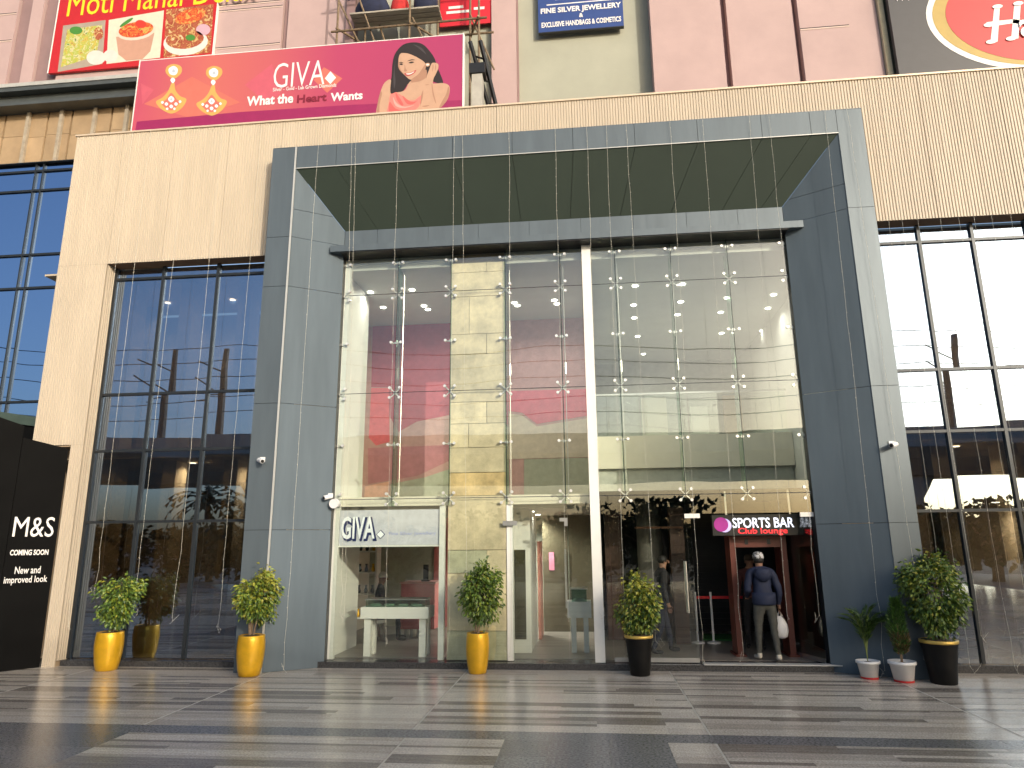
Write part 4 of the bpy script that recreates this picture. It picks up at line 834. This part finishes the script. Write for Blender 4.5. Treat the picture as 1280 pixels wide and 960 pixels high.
# bar furniture
MDY = 1.0; xl, xr, zt_, zb_ = at(917, 700, MDY).x, at(981, 700, MDY).x, at(945, 670, MDY).z, at(945, 684, MDY).z
md = thing('metal_detector', ((xl+xr)/2, MDY+.22, .11), 'red-brown walk-through metal detector frame in the bar doorway', 'detector'); mdm = pm('red_brown_frame', (.13, .028, .016), .4, 0, .12, 5)
B('post', mdm, md, (xl-.05, xl+.05, MDY, MDY+.45, .108, zt_)); B('post', mdm, md, (xr-.05, xr+.05, MDY, MDY+.45, .108, zt_)); B('head', mdm, md, (xl+.052, xr-.052, MDY+.01, MDY+.44, zb_, zt_))
for x in (xl, xr): B('foot', mdm, md, (x-.09, x+.09, MDY-.05, MDY+.5, .1085, .14))
for x in (xl+.25, xr-.25): B('indicator', black_p, md, (x-.03, x+.03, MDY+.002, MDY+.009, zb_+.05, zt_-.05))
br = thing('stanchion_barrier', (3.0, 2.6, .11), 'white posts with a red belt across the dark bar', 'barrier')
for x in (2.15, 2.45, 3.95): MB().tube([(x, 2.6, .108), (x, 2.6, 1.08)], .022, 8).build('post', white_pl, br); MB().lathe((x, 2.6, .108), [(.13, 0), (.13, .02), (.03, .04)], 14).build('base', white_pl, br)
B('belt', pm('red_belt', (.55, .015, .02), .6), br, (2.17, 3.93, 2.59, 2.61, .95, 1.0))
mt_ = tag(MB().slab([(2.3, 3.0, .112), (2.95, 2.9, .112), (3.1, 3.8, .112), (2.45, 3.9, .112)], (0, 0, .02)).build('green_mat', pm('green_mat', (.03, .14, .03), .95, 0, .3, 20, bump=.5)), 'crumpled green mat on the floor of the bar', 'mat')
# boxes seen through the left tinted window
for x0, x1, y0, z1, lab in ((-9.35, -8.75, .75, .58, 'wide brown cardboard box low behind the left tinted window'), (-8.1, -7.6, .9, .95, 'tall brown cardboard box in the middle of the left tinted window'), (-7.55, -6.9, 1.3, 1.25, 'pale wrapped pack stacked behind the left tinted window')):
    bxo = thing('cardboard_box', ((x0+x1)/2, y0+.2, .1), lab, 'box'); B('body', pm('carton', (.34, .22, .12), .8, 0, .12, 4) if 'pale' not in lab else pm('wrap', (.4, .38, .33), .5), bxo, (x0, x1, y0, y0+.45, .101, z1)); B('tape', pm('tape', (.5, .38, .2), .4), bxo, ((x0+x1)/2-.03, (x0+x1)/2+.03, y0-.002, y0-.0005, .101, z1)); B('flap', MATS.get('carton'), bxo, (x0, x1, y0+.01, y0+.44, z1+.001, z1+.006))

# ================================================================== PEOPLE
def person(name_, loc, rz, label, J, mats, scale=1.0, hatm=None):
    """J: joints, one continuous skinned figure. local +Y = facing direction"""
    t = thing('person', loc, label, 'person', None, rz)
    me = bpy.data.meshes.new('body'); bm = bmesh.new(); sk = bm.verts.layers.skin.verify(); V = {}; order = list(J['v'].items())
    for k, (co, r_) in order:
        v = bm.verts.new(Vector(co)*scale); v[sk].radius = (r_[0]*scale, r_[1]*scale) if isinstance(r_, tuple) else (r_*scale, r_*scale); V[k] = v
    V['pelvis'][sk].use_root = True
    for a, b in J['e']: bm.edges.new((V[a], V[b]))
    bm.to_mesh(me); bm.free()
    ob = bpy.data.objects.new('tmp', me); col.objects.link(ob); md_ = ob.modifiers.new('s', 'SKIN'); md_.use_smooth_shade = True; sb = ob.modifiers.new('d', 'SUBSURF'); sb.levels = sb.render_levels = 2
    dg = bpy.context.evaluated_depsgraph_get(); m2 = bpy.data.meshes.new_from_object(ob.evaluated_get(dg)); bpy.data.objects.remove(ob)
    seg = [(Vector(J['v'][a][0])*scale, Vector(J['v'][b][0])*scale, J['m'].get((a, b), 0)) for a, b in J['e']]
    m2.materials.clear()
    for mm in mats: m2.materials.append(mm)
    for p in m2.polygons:
        c = p.center; best = 9; bi = 0
        for a, b, mi in seg:
            d = b-a; tt = max(0, min(1, (c-a).dot(d)/max(1e-9, d.dot(d)))); dist = (c-(a+d*tt)).length
            if dist < best: best = dist; bi = mi
        p.material_index = bi; p.use_smooth = True
    from mathutils import noise as nz
    for vtx in m2.vertices:
        c_ = vtx.co
        if c_.z < 1.42*scale and c_.z > .12: vtx.co = c_+vtx.normal*(.012*nz.noise(c_*11)+.009*nz.noise(Vector((c_.x*9, c_.y*9, c_.z*26))))
    # fingers, ears, nose joined into the same figure
    bm = bmesh.new(); bm.from_mesh(m2)
    ex = MB(); hd_ = Vector(J['v']['head'][0])*scale
    for s in (-1, 1): ex.ball(hd_+Vector((s*.078*scale, -.005, -.01)), .022*scale, 6, 5, .5, 1, 1.3)
    ex.ball(hd_+Vector((0, .098*scale, -.015)), .017*scale, 6, 5, .8, 1, 1.4)
    for s in (-1, 1): ex.ball(hd_+Vector((s*.034*scale, .082*scale, .015)), .010*scale, 6, 4)
    for s, w_ in (('l', -1), ('r', 1)):
        h = Vector(J['v']['hand_'+s][0])*scale; e_ = Vector(J['v']['elbow_'+s][0])*scale; d = (h-e_).normalized(); sdv = Vector((0, 1, 0)) if abs(d.y) < .7 else Vector((1, 0, 0)); sdv = (sdv-d*sdv.dot(d)).normalized(); nrm = d.cross(sdv)*w_
        for k, ln in enumerate((.068, .078, .072, .058)):
            o_ = h+d*.02*scale+sdv*(k-1.5)*.019*scale; ex.tube([o_, o_+d*ln*.55*scale, o_+d*ln*.85*scale+nrm*.025*scale, o_+d*ln*.9*scale+nrm*.045*scale], .0085*scale, 6, .0065*scale)
        o_ = h-d*.02*scale+sdv*.035*scale; ex.tube([o_, o_+(d*.6+sdv*.6)*.035*scale, o_+(d*.9+sdv*.5)*.06*scale+nrm*.015*scale], .0095*scale, 6, .007*scale)
    off = [bm.verts.new(v) for v in ex.v]
    for f in ex.f:
        try: nf = bm.faces.new([off[i] for i in f]); nf.material_index = 0; nf.smooth = True
        except Exception: pass
    bm.to_mesh(m2); bm.free(); m2.name = 'body'
    body = put('body', m2, t)
    return t, hd_
def standing(lean=.0, step=.0, rarm=None, larm=None, girth=1.0):
    g_ = girth
    v = {'pelvis': ((0, 0, .93), (.15*g_, .11*g_)), 'waist': ((0, .01+lean*.3, 1.08), (.14*g_, .105*g_)), 'chest': ((0, .02+lean*.7, 1.28), (.165*g_, .12*g_)), 'neckb': ((0, .02+lean, 1.43), (.12, .09)), 'neck': ((0, .035+lean*1.1, 1.49), .055), 'head': ((0, .06+lean*1.25, 1.61), (.078, .095)), 'crown': ((0, .05+lean*1.25, 1.68), (.07, .085)),
         'sh_l': ((-.17*g_, .02+lean*.9, 1.40), .075*g_), 'sh_r': ((.17*g_, .02+lean*.9, 1.40), .075*g_), 'hip_l': ((-.10, 0, .88), .098*g_), 'hip_r': ((.10, 0, .88), .098*g_),
         'knee_l': ((-.11, .03+step*.5, .50), .066), 'knee_r': ((.12, .03-step*.3, .50), .066), 'ank_l': ((-.12, step, .10), .045), 'ank_r': ((.13, -step, .10), .045), 'heel_l': ((-.12, step-.03, .045), .042), 'heel_r': ((.13, -step-.03, .045), .042), 'toe_l': ((-.15, step+.17, .035), .034), 'toe_r': ((.16, -step+.17, .035), .034)}
    ra = rarm or ((.25, 0, 1.12), (.28, .06, .88), (.28, .08, .80)); la = larm or ((-.25, 0, 1.12), (-.26, .10, .90), (-.26, .12, .82))
    for s, a in (('r', ra), ('l', la)): v['elbow_'+s] = (a[0], .055*g_); v['wrist_'+s] = (a[1], .036); v['hand_'+s] = (a[2], (.038, .026))
    e = [('pelvis', 'waist'), ('waist', 'chest'), ('chest', 'neckb'), ('neckb', 'neck'), ('neck', 'head'), ('head', 'crown'), ('neckb', 'sh_l'), ('neckb', 'sh_r'), ('pelvis', 'hip_l'), ('pelvis', 'hip_r')]
    mm = {('pelvis', 'waist'): 1, ('waist', 'chest'): 1, ('chest', 'neckb'): 1, ('neckb', 'neck'): 1, ('neckb', 'sh_l'): 1, ('neckb', 'sh_r'): 1, ('pelvis', 'hip_l'): 2, ('pelvis', 'hip_r'): 2}
    for s in 'lr':
        e += [('sh_'+s, 'elbow_'+s), ('elbow_'+s, 'wrist_'+s), ('wrist_'+s, 'hand_'+s), ('hip_'+s, 'knee_'+s), ('knee_'+s, 'ank_'+s), ('ank_'+s, 'heel_'+s), ('heel_'+s, 'toe_'+s)]
        mm.update({('sh_'+s, 'elbow_'+s): 1, ('elbow_'+s, 'wrist_'+s): 1, ('hip_'+s, 'knee_'+s): 2, ('knee_'+s, 'ank_'+s): 2, ('ank_'+s, 'heel_'+s): 3, ('heel_'+s, 'toe_'+s): 3})
    return {'v': v, 'e': e, 'm': mm}
skinm = pm('skin', (.26, .14, .09), .5); navy = pm('navy_jacket', (.008, .015, .045), .75, 0, .25, 7, bump=.5, bscale=14); greytr = pm('grey_trousers', (.075, .075, .065), .85, 0, .25, 9, bump=.5, bscale=16); shoe = pm('pale_shoe', (.62, .57, .48), .6); hairm = pm('black_hair', (.01, .009, .008), .6); maroon = pm('maroon_top', (.055, .015, .015), .85); darktr = pm('dark_trousers', (.015, .015, .018), .85)
pp = at(956, 760, .58); S = 1.02
t1, h1 = person('p', (pp.x, .58, .108), R(4), 'person in navy jacket and grey trousers seen from behind, carrying a white bag', standing(.06, .10, ((.27, .02, 1.10), (.27, .10, .88), (.27, .11, .80)), ((-.25, .06, 1.10), (-.20, .26, 1.0), (-.18, .33, .98)), 1.1), [skinm, navy, greytr, shoe], S)
M1 = (Matrix.Translation((pp.x, .58, .108)) @ Matrix.Rotation(R(4), 4, 'Z'))
def hat(parent, c, M, mt, brim=False, r=.098):
    m = MB(); c = M @ c; m.lathe(c+Vector((0, 0, .02)), [(r*1.0, 0), (r*1.03, .03), (r*.95, .07), (r*.7, .105), (.02, .12)], 18, .95, 1.1)
    o = m.build('cap', mt, parent, smooth=True)
    if brim:
        f = M.to_3x3() @ Vector((0, 1, 0)); s_ = f.cross(Vector((0, 0, 1))); b0_ = c+Vector((0, 0, .025))+f*r
        MB().slab([b0_-s_*.07, b0_+s_*.07, b0_+s_*.05+f*.07, b0_-s_*.05+f*.07], (0, 0, .008)).build('cap_brim', mt, parent)
    return o
capw = vor('patterned_cap', [(.6, .6, .6), (.05, .05, .05), (.6, .6, .6), (.55, .55, .58)], 9)
hat(t1, h1, M1, capw); MB().ball(M1 @ (h1+Vector((0, -.02, .0))), .096, 12, 8, .95, 1.0, .8).build('hair', hairm, t1, smooth=True)
m = MB(); hc = M1 @ Vector((0, -.06, 1.44)); m.lathe(hc, [(.05, -.16), (.13, -.10), (.155, -.02), (.13, .05), (.09, .07), (.07, .02)], 16, 1, .62); m.build('hood', navy, t1, smooth=True)
B('jacket_hem', navy, t1, *[]) if False else None
m = MB(); jc = M1 @ Vector((0, .0, 0)); m.lathe((jc.x, jc.y, jc.z), [(.185, .90), (.198, .93), (.200, 1.0), (.196, 1.1)], 20, 1, .78); m.build('jacket_hem', navy, t1, smooth=True)
bg_o = M1 @ Vector((.275, .12, .74)); bagm = pm('white_carrier', (.75, .74, .72), .45, 0, .08, 9, bump=.6, bscale=18)
bgt = thing('carrier_bag', tuple(bg_o+Vector((0, 0, -.40))), 'white plastic bag hanging from the hand of the person in navy', 'bag'); rr = random.Random(3)
MB().lathe(bg_o+Vector((0, 0, -.40)), [(.06, 0), (.11, .03), (.13, .12), (.12, .22), (.075, .31), (.03, .36)], 14, 1, .7).build('sack', bagm, bgt, smooth=True)
for s in (-1, 1): MB().tube([bg_o+Vector((s*.03, 0, -.06)), bg_o+Vector((s*.022, 0, .0)), bg_o+Vector((0, 0, .045))], .010, 5).build('handle', bagm, bgt)
p2 = at(940, 705, 2.0)
t2, h2 = person('p', (p2.x-.05, 2.0, .108), R(170), 'person in dark clothes and cap facing out inside the dark bar', standing(0, .03, None, None, 1.05), [skinm, maroon, darktr, darktr], .98)
hat(t2, h2, Matrix.Translation((p2.x-.05, 2.0, .108)) @ Matrix.Rotation(R(170), 4, 'Z'), pm('brown_cap', (.05, .035, .025), .8), True)
t3, h3 = person('p', (1.33, 1.35, .108), R(-80), 'person in navy trousers walking behind the closed bar door', standing(.03, .20, None, None, 1.0), [skinm, darktr, pm('navy_trousers', (.012, .016, .035), .85), darktr], 1.0)
MB().ball(Matrix.Translation((1.33, 1.35, .108)) @ Matrix.Rotation(R(-80), 4, 'Z') @ (h3+Vector((0, -.02, .03))), .097, 12, 8, .95, 1.05, .9).build('hair', hairm, t3, smooth=True)
# seated shopkeeper
sj = standing(.02)
for k in ('hip_l', 'hip_r'): pass
off = -.36
v = {k: ((c[0], c[1], c[2]+off), r_) for k, (c, r_) in sj['v'].items()}
v['knee_l'] = ((-.12, .42, .54), .07); v['knee_r'] = ((.12, .42, .54), .07); v['ank_l'] = ((-.12, .44, .10), .045); v['ank_r'] = ((.12, .44, .10), .045); v['heel_l'] = ((-.12, .41, .045), .042); v['heel_r'] = ((.12, .41, .045), .042); v['toe_l'] = ((-.13, .61, .035), .034); v['toe_r'] = ((.13, .61, .035), .034)
v['elbow_r'] = ((.24, .10, .78), .05); v['wrist_r'] = ((.20, .33, .80), .036); v['hand_r'] = ((.18, .41, .82), (.036, .025)); v['elbow_l'] = ((-.24, .10, .78), .05); v['wrist_l'] = ((-.18, .33, .80), .036); v['hand_l'] = ((-.16, .41, .82), (.036, .025))
sj['v'] = v
sp_ = (-4.42, 2.75, .108)
t4, h4 = person('p', sp_, R(-75), 'seated person in black clothes and pale headwear beside the pink counter', sj, [skinm, pm('black_clothes', (.008, .008, .009), .85), darktr, darktr], 1.0)
hat(t4, h4, Matrix.Translation(sp_) @ Matrix.Rotation(R(-75), 4, 'Z'), pm('grey_cap', (.5, .5, .48), .8))
st = thing('stool', (-4.42, 2.75, .11), 'round white stool under the seated person in the jewellery shop', 'stool'); MB().lathe((-4.42, 2.75, .11), [(.17, .35), (.18, .37), (.18, .40), (.16, .42)], 18).build('seat', white_p, st)
for a in range(4): MB().tube([(-4.42+.15*math.cos(a*1.57), 2.75+.15*math.sin(a*1.57), .108), (-4.42+.11*math.cos(a*1.57), 2.75+.11*math.sin(a*1.57), .46)], .014, 6).build('leg', steel, st)

# ================================================================== ACROSS THE ROAD (mirrored in the glass)
via = thing('metro_viaduct', (0, -45, 0), 'grey concrete metro viaduct mirrored in the tinted windows', 'bridge'); conc = pm('viaduct_concrete', (.40, .37, .33), .8, 0, .2, .3)
m = MB(); n_ = 40
def vy(x): return -47+.0035*(x-10)**2*.8
for i in range(n_):
    x0, x1 = -110+i*5.5, -110+(i+1)*5.5
    for (ya, za), (yb, zb) in zip([(-5, 10.4), (5, 10.4), (5, 8.9), (2.2, 7.0), (-2.2, 7.0), (-5, 8.9)], [(5, 10.4), (5, 8.9), (2.2, 7.0), (-2.2, 7.0), (-5, 8.9), (-5, 10.4)]):
        m.add([(x0, vy(x0)+ya, za), (x1, vy(x1)+ya, za), (x1, vy(x1)+yb, zb), (x0, vy(x0)+yb, zb)], [(0, 1, 2, 3)])
m.build('deck', conc, via)
for x in (-78, -52, -26.5, 26, 52, 78): MB().lathe((x, vy(x), 0), [(1.0, -.03), (1.0, 5.4), (2.0, 7.2)], 18).build('pier', conc, via, smooth=True)
mast_m = pm('mast_grey', (.07, .07, .075), .5, .3)
for i, (x, lab) in enumerate(((at(245, 500, 45.6).x, 'overhead-line mast standing left on the metro viaduct'), (at(302, 500, 45.6).x, 'overhead-line mast standing just right of the left mast on the viaduct'), (at(1205, 500, 45.6).x, 'overhead-line mast on the viaduct mirrored in the right window'))):
    t = thing('catenary_mast', (x, vy(x), 10.4), lab, 'mast', 'masts on the viaduct'); MB().tube([(x, vy(x), 10.4), (x, vy(x), 18.6)], .34, 8, .24).build('pole', mast_m, t)
    MB().tube([(x, vy(x), 16.5), (x-2.4, vy(x)+.5, 17.6)], .06, 5).build('arm', mast_m, t); MB().tube([(x, vy(x), 14.6), (x-2.6, vy(x)+.5, 16.2)], .06, 5).build('arm', mast_m, t); MB().tube([(x, vy(x), 14.6), (x-2.2, vy(x)+.5, 14.2)], .05, 5).build('arm', mast_m, t)
for i, z in enumerate((12.4, 13.6, 15.2, 16.4, 17.5)):
    m = MB(); m.tube([(x, -44.5+i*.5+.0028*(x-10)**2, z+.35*math.cos(x*.25)) for x in range(-90, 91, 3)], .03, 4); tag(m.build('overhead_wire', mast_m), ('lowest', 'second lowest', 'middle', 'second highest', 'highest')[i]+' overhead wire along the metro viaduct', 'wire', 'overhead wires')
T_leaf = [pm('far_leaf_dark', (.022, .035, .014), .7), pm('far_leaf_mid', (.04, .06, .02), .7)]
def far_tree(x, y, h, r_, label, seed, palm=False):
    rr = random.Random(seed); t = thing('palm_tree' if palm else 'tree', (x, y, 0), label, 'tree', 'trees along the far edge of the plaza')
    if palm:
        MB().tube([(x, y, -.03), (x+.2, y, h*.5), (x, y, h)], .22, 7, .15).build('trunk', bark, t); m = MB()
        for k in range(22):
            a = k*.8+rr.random(); e0 = rr.uniform(-.2, 1.1); pr = Vector((x, y, h))
            for j in range(6):
                d = Vector((math.cos(a)*math.cos(e0), math.sin(a)*math.cos(e0), math.sin(e0))); q = pr+d*.5; sd = d.cross(Vector((0, 0, 1))).normalized()*.28
                m.add([pr, q+sd-Vector((0, 0, .15)), q, q-sd-Vector((0, 0, .15))], [(0, 1, 2), (0, 2, 3)]); pr = q; e0 -= .28
        m.build('crown', T_leaf, t, kind='stuff'); return
    m = MB(); m.tube([(x, y, -.03), (x+.1, y, h*.3), (x, y, h*.6)], .28, 7, .12)
    for k in range(5): v_ = Vector((rr.gauss(0, 1), rr.gauss(0, 1), 1)).normalized(); m.tube([(x, y, h*.35), Vector((x, y, h*.4))+v_*r_*.8], .10, 5, .03)
    m.build('trunk', bark, t); m = MB(); cl = [Vector((rr.gauss(0, .5)*r_, rr.gauss(0, .5)*r_, h*.55+rr.gauss(0, .2)*h)) for _ in range(22)]
    for k in range(2600):
        c = rr.choice(cl); p = Vector((x, y, 0))+c+Vector((rr.gauss(0, .22)*r_, rr.gauss(0, .22)*r_, rr.gauss(0, .14)*r_))
        if p.z < .12 or p.z > h: continue
        a = Vector((rr.gauss(0, 1), rr.gauss(0, 1), rr.gauss(0, 1))).normalized(); b = a.orthogonal().normalized(); s_ = rr.uniform(.12, .26); m.cur = rr.choice([0, 0, 1]); m.add([p-a*s_, p+b*s_*.6, p+a*s_, p-b*s_*.6], [(0, 1, 2, 3)])
    m.build('crown', T_leaf, t, kind='stuff')
k = 0
for i in range(17):
    x = -38+i*4.7+rnd.uniform(-1, 1); hh = rnd.uniform(2.9, 4.3)
    far_tree(x, -25+rnd.uniform(-2.5, 2.5), hh, hh*.62, ORD[i] + ' broad dark tree from the left along the far edge of the plaza' if i < 15 else ('next to last' if i == 15 else 'last')+' broad dark tree at the right along the plaza edge', 100+i)
far_tree(at(262, 640, 28).x, -27.5, 4.6, 2, 'palm tree in front of the viaduct mirrored in the left window', 200, True); far_tree(at(300, 640, 28).x+.8, -27, 4.0, 2, 'shorter palm tree beside the taller palm by the viaduct', 201, True)
wl = thing('boundary_wall', (0, -60, 0), 'long low concrete boundary wall across the road under the trees', 'wall'); B('wall', conc, wl, (-120, 120, -60.2, -60, -.03, 2.2)); B('coping', conc, wl, (-120, 120, -60.3, -59.9, 2.201, 2.32))
# unseen high-rise added before the low sun; its roof line shades the plaza floor
sh_ = Vector((sdir.x, sdir.y, 0)).normalized(); tc_ = Vector((-1, 0, 0))+sh_*257; th_ = 1.45+250*math.tan(SUN_EL)
tw = thing('shade_tower', tuple(tc_), 'tall pale unseen tower added far behind the viewer to cast shade', 'building', None, math.atan2(sh_.y, sh_.x)-math.pi/2)
tw_b = MB(); tw_b.box(-10.5, 10.5, -6.9, 7, -.03, th_); bo = tw_b.build('wall', pm('tower_render', (.45, .42, .36), .8), None); bo.parent = tw
for k_ in range(26):
    f_ = B('shade_tower_band', conc, None, (-10.7, 10.7, -7.8, -6.91, 3+k_*3, 4.1+k_*3)); f_.parent = tw
